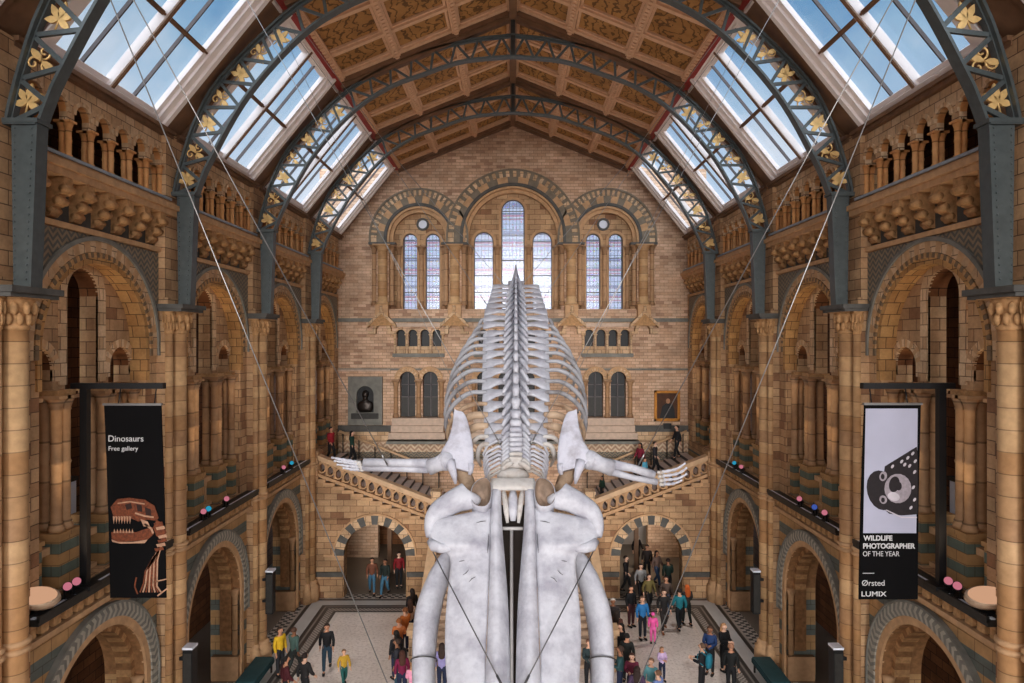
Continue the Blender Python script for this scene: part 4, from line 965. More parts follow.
    MP = [(455, 549, 12.0), (447, 560, 11.85), (438, 580, 11.6), (430.5, 602, 11.35), (426, 625, 11.1), (424, 655, 10.85), (424, 683, 10.6), (428, 740, 10.1), (440, 820, 9.55), (462, 900, 9.1), (492, 965, 8.8)]
    mp = spline([P(mir(x, sg), y, d) for x, y, d in MP], 40); rs = [interp([(0, .1), (.1, .17), (.2, .195), (.35, .17), (.6, .148), (.8, .12), (1, .07)], i / 39) for i in range(40)]
    b.tube(mp, rs, 14, 0, 1.25); b.build('mandible', M['bone'], WH)
    b = MB(); c_ = mp[13]; t = (mp[14] - mp[12]).normalized(); a_ = t.cross(Vector((1, 0, 0))).normalized(); u_ = a_.cross(t); rr = rs[13] + .035
    b.tube([c_ + u_ * (rr * math.cos(2 * PI * q / 20)) + a_ * (rr * 1.25 * math.sin(2 * PI * q / 20)) for q in range(21)], .012, 5); b.build('cable_loop', M['wire'], WH)
    # nasal bone
    b = MB(); b.tube([sk(mir(x, sg), y, w) for x, y, w in ((503.5, 489, .0), (505, 500, .06), (506.5, 512, .03), (507.5, 523, -.05))], [.03, .05, .05, .025], 9); b.build('nasal_bone', M['bonewarm'], WH)
    # scapula
    b = MB()
    fnp = lambda px, py, w: P(px + (5 if sg > 0 else 0), py, 14.35 - (py - 409) * .0125) + Vector((0, -.85, .5)) * w
    plate(b, [(408.5, 411, 454.8, 456.5, 0, 0, 0), (413, 412, 453.8, 463, 0, 0, .02), (422, 421, 452.8, 467.5, .02, .02, .05), (432, 432, 451, 470.3, .04, .03, .07), (443, 443, 447.2, 472.4, .07, .03, .08), (452, 452, 442.5, 473.4, .12, .02, .06), (460, 460, 441.5, 473.4, .16, .0, .02), (466, 468, 446, 473.2, .14, 0, .0), (468, 472.5, 452, 473, .1, 0, 0)], sg, .1, 14, 0, fnp)
    b.tube([P(mir(x, sg, 515.5), y, d) for x, y, d in ((450, 462, 13.62), (452.5, 470, 13.5), (454.5, 477, 13.45), (455.7, 484, 13.42))], [.12, .085, .06, .025], 8)
    b.tube([P(mir(x, sg, 515.5), y, d) for x, y, d in ((471, 464, 13.66), (470.5, 470, 13.6), (469.5, 475, 13.56))], [.07, .06, .03], 8)
    b.build('scapula', M['bonemottled'], WH)
    b = MB(); b.tube([P(mir(x, sg, 515.5), y, d) for x, y, d in ((458, 464, 13.9), (462, 473, 13.8), (467, 482, 13.6), (470, 491, 13.3))], [.13, .15, .16, .14], 10); b.build('sternal_rib', M['bonebrown'], WH)
# flippers
LF = {-1: dict(h=[(446, 461), (438, 464), (429, 467)], r=[(430, 463.5), (400, 462.8), (364, 462.5)], u=[(428, 469.5), (400, 469), (363, 468)],
               dg=[[(356, 462), (345, 460), (337, 458.5), (331.5, 457.5)], [(357, 464), (346, 462.5), (339, 461.5), (334, 461)], [(358, 467), (348, 466), (342, 465), (337, 464.5)], [(359, 469.5), (352, 469.5), (347, 468.5), (343, 468)]]),
      1: dict(h=[(590, 460), (600, 464), (612, 468)], r=[(613, 464.5), (632, 468), (654, 475)], u=[(611, 471.5), (632, 477.5), (657, 482)],
              dg=[[(662, 472), (673, 470), (679, 467.5), (685.5, 463)], [(663, 476), (674, 474.5), (681, 472), (687, 467.5)], [(664, 480), (675, 479), (681.5, 477), (687, 473.5)], [(664, 484), (671, 484), (677, 482.5), (682, 480)]])}
for sg in (-1, 1):
    D = LF[sg]; dd = lambda x: 13.5 + abs(x - CX) * .003
    b = MB(); b.tube([P(x, y, dd(x)) for x, y in D['h']], [.2, .15, .17], 12); b.ell(P(*D['h'][0], dd(D['h'][0][0])), (.2, .2, .2), 10, 8); hum = b.build('humerus', M['bone'], WH)
    b = MB(); b.tube([P(x, y, dd(x)) for x, y in D['r']], [.1, .08, .09], 10); b.build('radius', M['bone'], WH)
    b = MB(); b.tube([P(x, y, dd(x) + .04) for x, y in D['u']], [.08, .06, .07], 10); b.build('ulna', M['bone'], WH)
    b = MB(); wx = 359 if sg < 0 else 660
    for j in range(4):
        x0, y0 = D['dg'][j][0]
        for q in range(2): b.ell(P(x0 - sg * (3.2 - 3 * q), y0 + .4, dd(x0)), (.05, .05, .04), 8, 6)
    b.build('carpal_bones', M['bonewarm'], WH)
    for j in range(4):
        pts = [P(x, y, dd(x) - .02 * j) for x, y in D['dg'][j]]; sm = spline(pts, 17)
        b = MB(); b.tube(sm, [(.026 + .016 * abs(math.cos(PI * q / 4))) * (1 - q / 40) for q in range(17)], 8); b.build('digit', M['bone'], WH)
b = MB(); plate(b, [(478, 478, 492, 534, 0, 0, .06), (482, 482, 490.5, 535.5, .05, .05, .06), (487, 487, 491, 535, .08, .08, .05), (490.5, 490.5, 490, 536, .05, .05, .03)], -1, .25); b.ell(sk(513, 476, -.3), (.3, .16, .14), 16, 9); b.build('frontal_bone', M['bonewarm'], WH)
b = MB(); b.tube([sk(513, y, w) for y, w in ((490, .0), (500, .05), (512, .04), (521, -.02))], [.05, .085, .075, .045], 10); b.build('nasal_bone', M['bone'], WH)
b = MB()
for w0, y0, y1 in ((-.45, 505, 905),): b.prism([tuple(sk(x, y0, w0)) for x in (486, 540)] + [tuple(sk(x, y0, w0 - .1)) for x in (540, 486)], [tuple(sk(x, y1, w0)) for x in (500, 526)] + [tuple(sk(x, y1, w0 - .1)) for x in (526, 500)])
b.build('vomer', plain('shade-dark vomer', rgb(46, 38, 33), .8), WH)  # vomer plate coloured dark to carry the shade in the jaw gap
b = MB(); b.tube([sk(502, 528.5, -.1), sk(523, 528.5, -.1)], .03, 8); b.tube([sk(511.5, 529, -.12), sk(511.5, 690, -.2), sk(512, 760, -.2)], .03, 8); b.build('steel_mount', plain('grey painted steel', rgb(176, 172, 170), .5), WH)

# ------------------------------------------------------------------ cables
def cable(a, c, label, r=.014, mt=None):
    b = MB(); a, c = Vector(a), Vector(c); sag = (c - a).length * .0
    r *= .5; b.tube([a, a.lerp(c, .5), c], r, 6); t = (c - a).normalized(); b.tube([c - t * .3, c - t * .05], r * 1.8, 6)
    o = b.build('suspension_cable', mt or M['steel']); tag(o, label, 'cable', 'whale suspension cables'); return o
for sg, nm in SIDES:
    m_ = lambda x: mir(x, sg)
    cable(P(m_(60), -125, 8.0), P(m_(399), 712, 10.1), f'long cable crossing the {nm} wall down to the lower jaw, nearest of that side', .017)
    cable(P(m_(80), -98, 9.2), P(m_(388), 466, 13.7), f'cable from roof down to the {nm} flipper bones', .02)
    cable(P(m_(243), -7, 18.0), P(m_(500) + 2.5, 448, 13.6), f'cable from {nm} roof purlin down to the neck vertebrae', .018)
    cable(P(m_(281), 30, 19.4), P(m_(462), 400, 16.0), f'thin cable from {nm} roof purlin to the outer ribs', .012)
    cable(P(m_(281), 0, 19.6), P(m_(402), 166, 33.0), f'cable running along the {nm} red purlin, upper one', .022)
    cable(P(m_(290), 28, 19.6), P(m_(399), 176, 33.0), f'cable running along the {nm} red purlin, lower one', .022)
    cable(P(m_(402), 166, 33.0), P(m_(505), 286, 28.4), f'cable from end of the {nm} purlin to the tail bones', .026)
    cable(P(m_(401), 178, 33.0), P(m_(487), 305, 24.5), f'cable from end of the {nm} purlin to the lumbar bones', .022)
    cable(sk(m_(433), 552, .3), sk(m_(507), 695, .3), f'dark cable crossing the {nm} upper jaw bone', .02, M['wire'])

# ------------------------------------------------------------------ banners
def text(s, x0, z, width, y, parent, mat, height=None, font_bold=0.0, dark=False):
    cu = bpy.data.curves.new('lettering', 'FONT'); cu.body = s; cu.size = 1; cu.extrude = .004; cu.offset = font_bold
    o = bpy.data.objects.new('lettering', cu); COL.objects.link(o)
    me = bpy.data.meshes.new_from_object(o.evaluated_get(bpy.context.evaluated_depsgraph_get())); bpy.data.objects.remove(o)
    xs = [v.co.x for v in me.vertices]; ys = [v.co.y for v in me.vertices]; k = width / (max(xs) - min(xs)); kz = height / (max(ys) - min(ys)) if height else k
    off = parent.location
    for v in me.vertices:
        x, yy, zz = v.co; v.co = ((x - min(xs)) * k + x0 - off.x, y - zz * .5 - off.y, (yy - min(ys)) * kz + z - off.z)
    me.materials.clear(); me.materials.append(mat); o2 = bpy.data.objects.new('lettering', me); COL.objects.link(o2); o2.parent = parent; return o2
BD = 15.2; BK = BD / F
bx_ = lambda px: (px - CX) * BK
bz_ = lambda py: CAMZ - (py - CY) * BK
whitepaint = plain('white print', rgb(200, 198, 198), .6, 0, .03)
bannerblack = plain('black banner cloth', rgb(10, 9, 10), .8, 0, .1, 3, 0, .1)
def flat(b, pts, y, m=0, t=.006):
    b.prism([(bx_(x), y, bz_(z)) for x, z in pts], [(bx_(x), y - t, bz_(z)) for x, z in pts], m)
def stroke(b, pts, w, y, m=0, t=.006):
    """flat printed brush line of pixel width w"""
    for i in range(len(pts) - 1):
        (x0, z0), (x1, z1) = pts[i], pts[i + 1]; L = math.hypot(x1 - x0, z1 - z0) or 1; nx, nz = -(z1 - z0) / L * w / 2, (x1 - x0) / L * w / 2
        flat(b, [(x0 + nx, z0 + nz), (x1 + nx, z1 + nz), (x1 - nx, z1 - nz), (x0 - nx, z0 - nz)], y, m, t)
for sg, nm in SIDES:
    o = thing('banner_stand', (sg * 9.6, BD + .1, 6.7), f'tall black metal post with crossbar holding the {"dinosaur" if sg < 0 else "white and black wildlife"} banner', 'banner stand', 'banner stands')
    T = lambda X, y, z: (sg * X, y, z)
    b = MB(T); b.box(9.52, 9.68, BD + .05, BD + .2, 6.72, 11.2); b.build('post', M['black'], o)
    b = MB(T); b.box(7.82, 9.88, BD + .04, BD + .2, 11.13, 11.26); b.build('crossbar', M['black'], o)
    b = MB(T); b.box(9.35, 9.85, BD - .1, BD + .35, 6.665, 6.76); b.build('base_plate', M['black'], o)
    for X in (8.0, 8.8): b = MB(T); b.tube([(X, BD + .12, 11.14), (X, BD + .04, 10.8)], .015, 6); b.build('hanger', M['black'], o)
# dinosaur banner
o = thing('banner', (bx_(134), BD, 6.4), 'tall black hanging banner reading Dinosaurs Free gallery with a dinosaur skeleton', 'banner')
def cloth(o, x0t, x1t, x0b, x1b, yt, yb, mat):
    b = MB(); rows = []
    for q in range(9):
        f = q / 8; y = BD + .03 * math.sin(3 * f); xa, xb = x0t + (x0b - x0t) * f, x1t + (x1b - x1t) * f; z = bz_(yt + (yb - yt) * f)
        rows.append([(bx_(xa), y, z), (bx_(xb), y, z), (bx_(xb), y + .03, z), (bx_(xa), y + .03, z)])
    b.loft(rows, 0, False); b.build('cloth', mat, o)
    b = MB(); b.box(bx_(x0t) - .02, bx_(x1t) + .02, BD - .03, BD + .05, bz_(yt), bz_(yt) + .05); b.build('top_batten', M['steel'], o)
cloth(o, 104, 161, 110, 166, 405.5, 598, bannerblack)
text('Dinosaurs', bx_(108.6), bz_(441.5), 35 * BK, BD - .006, o, whitepaint)
text('Free gallery', bx_(108.8), bz_(452), 29.5 * BK, BD - .006, o, whitepaint)
c_br, c_lt, c_dk = plain('rust brown print', rgb(104, 52, 28), .7, 0, .5, 16), plain('bone print', rgb(170, 130, 104), .7, 0, .2, 14), plain('dark print', rgb(40, 20, 14), .7)
zz = lambda pts: [(100 + x / 3.33, 400 + y / 3.33) for x, y in pts]
b = MB(); y_ = BD - .004
flat(b, zz([(36, 356), (58, 330), (98, 325), (150, 332), (182, 352), (196, 392), (188, 402), (160, 398), (128, 404), (100, 392), (96, 404), (80, 402), (62, 398), (46, 388)]), y_, 0)
flat(b, zz([(188, 398), (208, 410), (218, 440), (216, 470), (188, 452), (178, 424)]), y_, 0)
flat(b, zz([(38, 440), (70, 434), (120, 440), (150, 430), (176, 424), (180, 446), (160, 464), (110, 470), (60, 472), (40, 464)]), y_, 0)
flat(b, zz([(40, 464), (60, 472), (110, 472), (160, 464), (150, 476), (70, 478), (42, 472)]), y_ - .004, 1)
flat(b, zz([(122, 346), (140, 350), (142, 372), (126, 370)]), y_ - .006, 2); flat(b, zz([(150, 356), (170, 364), (172, 386), (154, 382)]), y_ - .006, 2); flat(b, zz([(136, 396), (160, 404), (168, 422), (146, 420)]), y_ - .006, 1)
flat(b, zz([(84, 348), (104, 342), (108, 360), (90, 366)]), y_ - .006, 2)
for x in range(44, 100, 9): flat(b, zz([(x, 386), (x + 7, 388), (x + 3, 412)]), y_ - .008, 1)
for x in range(46, 108, 10): flat(b, zz([(x, 442), (x + 7, 442), (x + 3, 428)]), y_ - .008, 1)
stroke(b, zz([(60, 344), (100, 338), (150, 346)]), 1.2, y_ - .006, 1); stroke(b, zz([(118, 376), (150, 386), (180, 390)]), 1.6, y_ - .006, 1); stroke(b, zz([(150, 412), (172, 428), (178, 444)]), 2, y_ - .006, 1)
for i in range(7):                     # neck bones
    x, y = 188 + 14 * math.sin(i * .5), 410 + i * 14; flat(b, zz([(x - 8, y), (x + 20, y - 6), (x + 24, y + 4), (x - 4, y + 9)]), y_ - .008, i % 2)
for i in range(8):                     # ribs
    f = i / 7; stroke(b, zz([(184 - 8 * f + 22 * (1 - f), 480 + 80 * f * .6), (172 - 20 * f + 20 * (1 - f), 530 + 40 * f), (146 + 44 * (1 - f), 600 - 10 * f + 20), (134 + 70 * (1 - f), 640)]), 1.5, y_, 0 if i % 2 else 1)
stroke(b, zz([(122, 590), (116, 620), (126, 646)]), 1.4, y_, 0); stroke(b, zz([(192, 652), (226, 626)]), 1.4, y_, 1); stroke(b, zz([(176, 606), (222, 596)]), 1.2, y_, 1)
b.build('printed_skeleton', [c_br, c_lt, c_dk], o)
# wildlife banner
o = thing('banner', (bx_(890), BD, 6.4), 'tall hanging banner with white seal picture above Wildlife Photographer of the Year lettering', 'banner')
cloth(o, 864.5, 921, 859, 918, 405, 599.5, bannerblack)
b = MB(); flat(b, [(865.5, 408.5), (917.5, 408.5), (916, 533), (863, 533)], BD - .004, 0); b.build('printed_sky', plain('lilac grey print', rgb(172, 172, 190), .7, 0, .06, 1), o)
b = MB(); ze = lambda pts: [(855 + x / 3.257, 395 + y / 3.257) for x, y in pts]; y_ = BD - .01
flat(b, ze([(96, 232), (140, 205), (200, 168), (203, 200), (203, 388), (150, 392), (110, 386), (80, 360)]), y_, 0)
el = lambda cx, cy, rx, ry, rot=0, n=18: ze([(cx + rx * math.cos(2 * PI * i / n) * math.cos(rot) - ry * math.sin(2 * PI * i / n) * math.sin(rot), cy + rx * math.cos(2 * PI * i / n) * math.sin(rot) + ry * math.sin(2 * PI * i / n) * math.cos(rot)) for i in range(n)])
flat(b, el(84, 310, 46, 66, -.25), y_ - .004, 0); flat(b, el(138, 304, 44, 48), y_ - .006, 1); flat(b, el(126, 290, 17, 26, .2), y_ - .012, 0); flat(b, el(124, 330, 20, 14, .3), y_ - .012, 2); flat(b, el(140, 296, 10, 14), y_ - .014, 0)
flat(b, el(90, 264, 12, 16, .3), y_ - .01, 1); flat(b, el(90, 340, 12, 14, -.3), y_ - .01, 1); flat(b, el(88, 265, 6, 9), y_ - .014, 0); flat(b, el(89, 341, 6, 8), y_ - .014, 0)
for i, (x, y) in enumerate(((150, 216), (170, 204), (186, 190), (176, 230), (192, 250), (188, 300), (192, 340), (180, 366), (160, 226), (194, 215), (120, 232))): flat(b, el(x, y, 4, 7, .6, 8), y_ - .012, 2)
stroke(b, ze([(96, 372), (150, 398), (200, 398)]), 1.2, y_ - .002, 2)
b.build('printed_seal', [plain('black brown print', rgb(34, 28, 30), .7, 0, .2, 12), plain('grey print', rgb(150, 140, 146), .7, 0, .2, 12), plain('pale print', rgb(192, 184, 190), .7)], o)
text('WILDLIFE', bx_(863.2), bz_(540.6), 29 * BK, BD - .006, o, whitepaint, 5.2 * BK, .03)
text('PHOTOGRAPHER', bx_(863), bz_(548.6), 52 * BK, BD - .006, o, whitepaint, 5.4 * BK, .03)
text('OF THE YEAR', bx_(862.8), bz_(556.2), 36.5 * BK, BD - .006, o, whitepaint, 5.0 * BK)
text('Ørsted', bx_(861.8), bz_(585.6), 22.5 * BK, BD - .008, o, whitepaint, 5.6 * BK)
text('LUMIX', bx_(861.3), bz_(596.3), 25 * BK, BD - .01, o, whitepaint, 5.0 * BK, .01)
b = MB(); flat(b, [(862.5, 572.8), (874, 572.8), (874, 573.4), (862.5, 573.4)], BD - .006); b.build('printed_rule', whitepaint, o)

# ------------------------------------------------------------------ lamps, speakers, cases on the ledges
def emit(name, col, st):
    t = NT(name); e = t.n.new('ShaderNodeEmission'); e.inputs[0].default_value = col; e.inputs[1].default_value = st; t.link(e.outputs[0], t.out.inputs[0]); return t.m
warm = emit('warm lamp glass', rgb(255, 196, 156), .5); pink = emit('pink lamp glass', rgb(240, 140, 160), .5); teal = emit('teal lamp glass', rgb(60, 190, 230), .45); blue = emit('blue lamp glass', rgb(90, 120, 220), .4)
lampcase = plain('beige lamp housing', rgb(196, 168, 140), .5)
def spot_lamp(px, py, sg, glass, label, small=True):
    Xf = 9.56; d = F * Xf / abs(px - CX); z = 6.67
    o = thing('floodlight', (sg * Xf, d, z), label, 'floodlight', 'ledge floodlights')
    T = lambda X, y, zz: (sg * (Xf + X), d + y, z + zz)
    if small:
        b = MB(T); b.box(-.08, .08, -.1, .1, 0, .05); b.box(-.02, .02, -.12, -.1, .0, .25); b.box(-.02, .02, .1, .12, 0, .25); b.build('bracket', M['black'], o)
        b = MB(T); b.tube([(.12, .1, .14), (-.02, -.04, .24), (-.07, -.12, .3)], [.06, .09, .1], 14); b.build('lamp_housing', M['black'], o)
        b = MB(T); b.tube([(-.068, -.118, .299), (-.078, -.135, .309)], .085, 14); b.build('lamp_glass', glass, o)
    else:
        b = MB(T); b.box(-.12, .12, -.2, .2, 0, .06); b.box(-.03, .03, -.38, .38, .06, .1); b.build('bracket', M['black'], o)
        b = MB(T)
        b.loft([[(.05 + .34 * f * math.cos(q * PI / 12) - .1 * w, .46 * f * math.sin(q * PI / 12) - .22 * w, .32 + w * .2 + .1 * f * math.cos(q * PI / 12)) for q in range(24)] for f, w in ((.3, -1), (.8, -.8), (1.0, -.2), (1.02, .3), (.98, .45))]); b.build('lamp_housing', lampcase, o)
        b = MB(T); b.loft([[(.05 + .3 * f * math.cos(q * PI / 12) - .1 * w, .42 * f * math.sin(q * PI / 12) - .22 * w, .32 + w * .2 + .1 * f * math.cos(q * PI / 12)) for q in range(24)] for f, w in ((1, .4), (1, .5), (.6, .52))]); b.build('lamp_glass', warm, o)
    return o
spot_lamp(41, 597, -1, warm, 'large beige oval floodlight on ledge beside the leftmost column', False)
spot_lamp(984, 597, 1, warm, 'large beige oval floodlight on ledge beside the rightmost column', False)
for px, sg, g_, lab in ((68, -1, pink, 'small pink glowing floodlight nearer the oval lamp, ledge by the dinosaur banner'), (77, -1, pink, 'small pink floodlight further along the ledge by the dinosaur banner'), (957, 1, pink, 'small pink floodlight nearer the oval lamp, ledge by the seal banner'), (948, 1, pink, 'small pink floodlight further along the ledge by the seal banner'),
                        (203, -1, pink, 'small dark floodlight at the near end of second bay ledge, left'), (208, -1, teal, 'small teal glowing floodlight on the second bay ledge, left'), (226, -1, pink, 'small pink floodlight at far end of second bay ledge, left'), (825, 1, pink, 'small dark floodlight at near end of second bay ledge, right'), (815, 1, blue, 'small blue glowing floodlight on the second bay ledge, right'), (800, 1, pink, 'small floodlight at far end of the second bay ledge, right'),
                        (283, -1, pink, 'first small floodlight on third bay ledge, left'), (291, -1, teal, 'second small floodlight on third bay ledge, left'), (742, 1, pink, 'first small floodlight on third bay ledge, right'), (735, 1, teal, 'second small floodlight on third bay ledge, right')):
    spot_lamp(px, 0, sg, g_, lab)
for sg, nm in SIDES:
    for k, w in ((2, 'nearer'), (3, 'farther')):
        o = thing('column_speaker', (sg * 9.1, DC[k] - .3, 2.0), f'slim black column speaker on the {w} {nm} column', 'speaker', 'column speakers')
        T = lambda X, y, z: (sg * X, DC[k] + y, z)
        b = MB(T); b.box(8.93, 9.2, -.42, -.1, 2.05, 3.6); b.build('cabinet', M['black'], o)
        b = MB(T); b.box(8.95, 9.18, -.44, -.42, 2.1, 3.5); b.build('grille', M['irondark'], o)
        b = MB(T); b.box(8.92, 9.21, -.43, -.09, 3.6, 3.66); b.build('top_cap', M['screen'], o)
        b = MB(T); b.box(9.18, 9.4, -.2, -.05, 2.4, 2.5); b.box(9.18, 9.4, -.2, -.05, 3.2, 3.3); b.build('bracket', M['black'], o)
    o = thing('display_case', (sg * 10.9, 16.7, 6.2), f'pale lit exhibit case seen through the nearest {nm} gallery arch', 'display case')
    T = lambda X, y, z: (sg * X, 16.7 + y, z)
    b = MB(T); b.box(11.0, 11.5, -.4, .5, 6.2, 7.5); b.build('base', M['greydark'], o)
    b = MB(T); b.box(11.0, 11.5, -.4, .5, 7.5, 8.7); b.build('panel', M['screen'], o)
    b = MB(T); b.box(10.96, 11.54, -.44, .54, 8.7, 8.8); b.build('top', M['irondark'], o)
    o = thing('bench', (sg * 9.0, 24.3, 0), f'low dark teal padded bench at the foot of the {nm} column', 'bench', 'teal benches')
    T = lambda X, y, z: (sg * X, 24.3 + y, z)
    b = MB(T); b.box(8.8, 9.5, -1, .9, .35, .5); b.box(8.82, 9.48, -.98, .88, .5, .56); b.build('seat', plain('dark teal upholstery', rgb(30, 62, 66), .7), o)
    for y in (-.9, .8):
        for X in (8.86, 9.4): b = MB(T); b.box(X, X + .06, y, y + .06, 0, .35); b.build('leg', M['black'], o)

# ------------------------------------------------------------------ people
def skin_mesh(name, joints, edges, sub=1):
    """one continuous surface grown round connected joints: joints = [(x, y, z, r or (rx, ry))]; the first is the root"""
    me = bpy.data.meshes.new(name); me.from_pydata([j[:3] for j in joints], edges, [])
    o = bpy.data.objects.new(name, me); COL.objects.link(o)
    o.modifiers.new('skin', 'SKIN'); sv = me.skin_vertices[0].data
    for i, j in enumerate(joints):
        r = j[3]; sv[i].radius = r if hasattr(r, '__len__') else (r, r); sv[i].use_root = (i == 0)
    m = o.modifiers.new('s', 'SUBSURF'); m.levels = sub; m.render_levels = sub
    dg = bpy.context.evaluated_depsgraph_get(); out = bpy.data.meshes.new_from_object(o.evaluated_get(dg))
    bpy.data.objects.remove(o); out.name = name
    for p in out.polygons: p.use_smooth = True
    return out
def fingers(J, E, hand, wrist):
    """five bent fingers on the palm joint"""
    h = Vector(J[hand][:3]); d = (h - Vector(J[wrist][:3])).normalized(); side = d.cross(Vector((1, 0, 0)))
    if side.length < .1: side = Vector((0, 1, 0))
    side.normalize(); cur = d.cross(side).normalized() * (1 if h.x < 0 else -1)
    for q, (o_, L) in enumerate(((-.03, .065), (-.01, .08), (.011, .075), (.03, .058), (None, .05))):
        if o_ is None: a = h - d * .02 - side * .04; b_ = a - side * .02 + d * .025; c = b_ + d * .025
        else: a = h + d * .03 + side * o_; b_ = a + d * L * .55 + cur * .008; c = b_ + d * L * .4 + cur * .03
        i0 = len(J); J += [(*a, .009), (*b_, .0085), (*c, .007)]; E += [(hand, i0), (i0, i0 + 1), (i0 + 1, i0 + 2)]
POSES = {   # knee/ankle offsets forward (-y is forward) for the left and right leg, elbow and wrist positions
    'stand': dict(legs=[(0, .0, 0), (-.02, .0, 0)], arms=[((.24, .02, 1.16), (.24, -.06, .92)), ((.24, .02, 1.16), (.23, -.05, .92))]),
    'walk': dict(legs=[(-.2, -.24, .0), (.04, .28, .08)], arms=[((.25, .1, 1.17), (.25, .04, .94)), ((.24, -.06, 1.16), (.23, -.22, .98))]),
    'stroll': dict(legs=[(.02, .2, .05), (-.14, -.18, 0)], arms=[((.24, -.05, 1.16), (.22, -.2, 1.0)), ((.25, .09, 1.17), (.25, .06, .93))]),
    'hold': dict(legs=[(0, .0, 0), (-.04, -.03, 0)], arms=[((.23, -.04, 1.16), (.07, -.3, 1.2)), ((.23, -.04, 1.16), (.09, -.29, 1.17))]),
    'photo': dict(legs=[(-.03, -.05, 0), (.0, .04, 0)], arms=[((.24, -.18, 1.28), (.08, -.36, 1.52)), ((.24, -.18, 1.28), (.09, -.36, 1.5))]),
}
LIB = {}
def pose_meshes(pose):
    if pose in LIB: return LIB[pose]
    D = POSES[pose]
    tor = [(0, 0, .96, (.15, .11)), (0, 0, 1.1, (.135, .1)), (0, .01, 1.28, (.165, .115)), (0, .01, 1.4, (.13, .09)), (0, 0, 1.49, .058)]
    def limbs(J, E, grow, hand, legs, arms=True):
        n = len(J)
        if arms:
            for sg, (el, wr) in zip((-1, 1), D['arms']):
                k = len(J); J += [(sg * .175, .01, 1.415, .062 + grow), (sg * (el[0] + .0), el[1], el[2], .045 + grow), (sg * wr[0], wr[1], wr[2], .032 + grow)]
                E += [(3, k), (k, k + 1), (k + 1, k + 2)]
                if hand:
                    w = Vector(J[k + 2][:3]); d = (w - Vector(J[k + 1][:3])).normalized(); p = w + d * .075; J.append((*p, (.04, .022))); E.append((k + 2, k + 3)); fingers(J, E, k + 3, k + 2)
        if legs:
            for sg, (kn, an, lift) in zip((-1, 1), D['legs']):
                k = len(J); J += [(sg * .095, 0, .86, .088 + grow), (sg * .1, kn, .49, .062 + grow), (sg * .1, an, .1 + lift, .042 + grow)]
                E += [(0, k), (k, k + 1), (k + 1, k + 2)]
                if hand: J.append((sg * .11, an - .13, .04 + lift, (.038, .028))); E.append((k + 2, k + 3))
    J = list(tor) + [(0, -.01, 1.56, .055), (0, -.025, 1.65, (.088, .1)), (0, -.015, 1.725, (.072, .085)), (0, -.075, 1.59, (.05, .04))]
    E = [(0, 1), (1, 2), (2, 3), (3, 4), (4, 5), (5, 6), (6, 7), (6, 8)]
    J += [(0, -.12, 1.655, .02), (0, -.145, 1.635, .016), (-.09, .0, 1.645, .02), (-.102, .005, 1.655, .022), (.09, .0, 1.645, .02), (.102, .005, 1.655, .022)]
    E += [(6, 9), (9, 10), (6, 11), (11, 12), (6, 13), (13, 14)]
    limbs(J, E, 0, True, True); body = skin_mesh('body', J, E)
    J = [(0, 0, .82, (.178, .135)), (0, 0, 1.1, (.16, .125)), (0, .01, 1.28, (.188, .14)), (0, .01, 1.405, (.15, .11)), (0, .0, 1.465, .078)]; E = [(0, 1), (1, 2), (2, 3), (3, 4)]
    limbs(J, E, .02, False, False); jacket = skin_mesh('jacket', J, E)
    J = [(0, 0, .95, (.155, .12)), (0, 0, 1.12, (.145, .112))]; E = [(0, 1)]; limbs(J, E, .016, False, True, False); trousers = skin_mesh('trousers', J, E)
    shoe2 = []
    for sg, (kn, an, lift) in zip((-1, 1), D['legs']):
        sh = MB(); sh.loft([[(sg * .105 + rx * math.cos(2 * PI * q / 12), an + y, .052 + lift + rz * math.sin(2 * PI * q / 12)) for q in range(12)] for y, rx, rz in ((.075, .025, .03), (.06, .045, .05), (0, .05, .05), (-.1, .052, .045), (-.18, .045, .035), (-.2, .02, .02))])
        so = sh.build('shoe', M['black']); shoe2.append(so.data); bpy.data.objects.remove(so)
    def hair(long):
        b = MB(); rings = []
        for j in range(9):
            f = j / 8; th = f * (1.75 if not long else 1.8); rr = math.sin(th); z = 1.655 + .118 * math.cos(th)
            rings.append([(.112 * max(rr, .03) * math.cos(2 * PI * q / 16), .012 + (.125 if math.sin(2 * PI * q / 16) > 0 else max(.05, .125 - .09 * max(0, f - .35) * 2)) * max(rr, .03) * math.sin(2 * PI * q / 16), z) for q in range(16)])
        b.loft(rings)
        if long: b.loft([[(w * math.cos(2 * PI * q / 12), y + dd * math.sin(2 * PI * q / 12), z) for q in range(12)] for z, w, y, dd in ((1.68, .1, .05, .07), (1.55, .12, .07, .06), (1.42, .125, .1, .05), (1.3, .1, .12, .035), (1.26, .05, .12, .02))])
        o = b.build('hair', M['black']); m = o.data; bpy.data.objects.remove(o); return m
    ey = MB()
    for sg in (-1, 1): ey.ell((sg * .036, -.112, 1.665), (.014, .012, .009), 8, 6)
    ey.ell((0, -.122, 1.595), (.026, .01, .006), 8, 5); eo = ey.build('eyes_and_mouth', M['black']); eyes = eo.data; bpy.data.objects.remove(eo)
    LIB[pose] = dict(body=body, jacket=jacket, trousers=trousers, shoe_a=shoe2[0], shoe_b=shoe2[1], hair=LIB.setdefault('hair', hair(False)), long=LIB.setdefault('long', hair(True)), eyes=eyes)
    return LIB[pose]
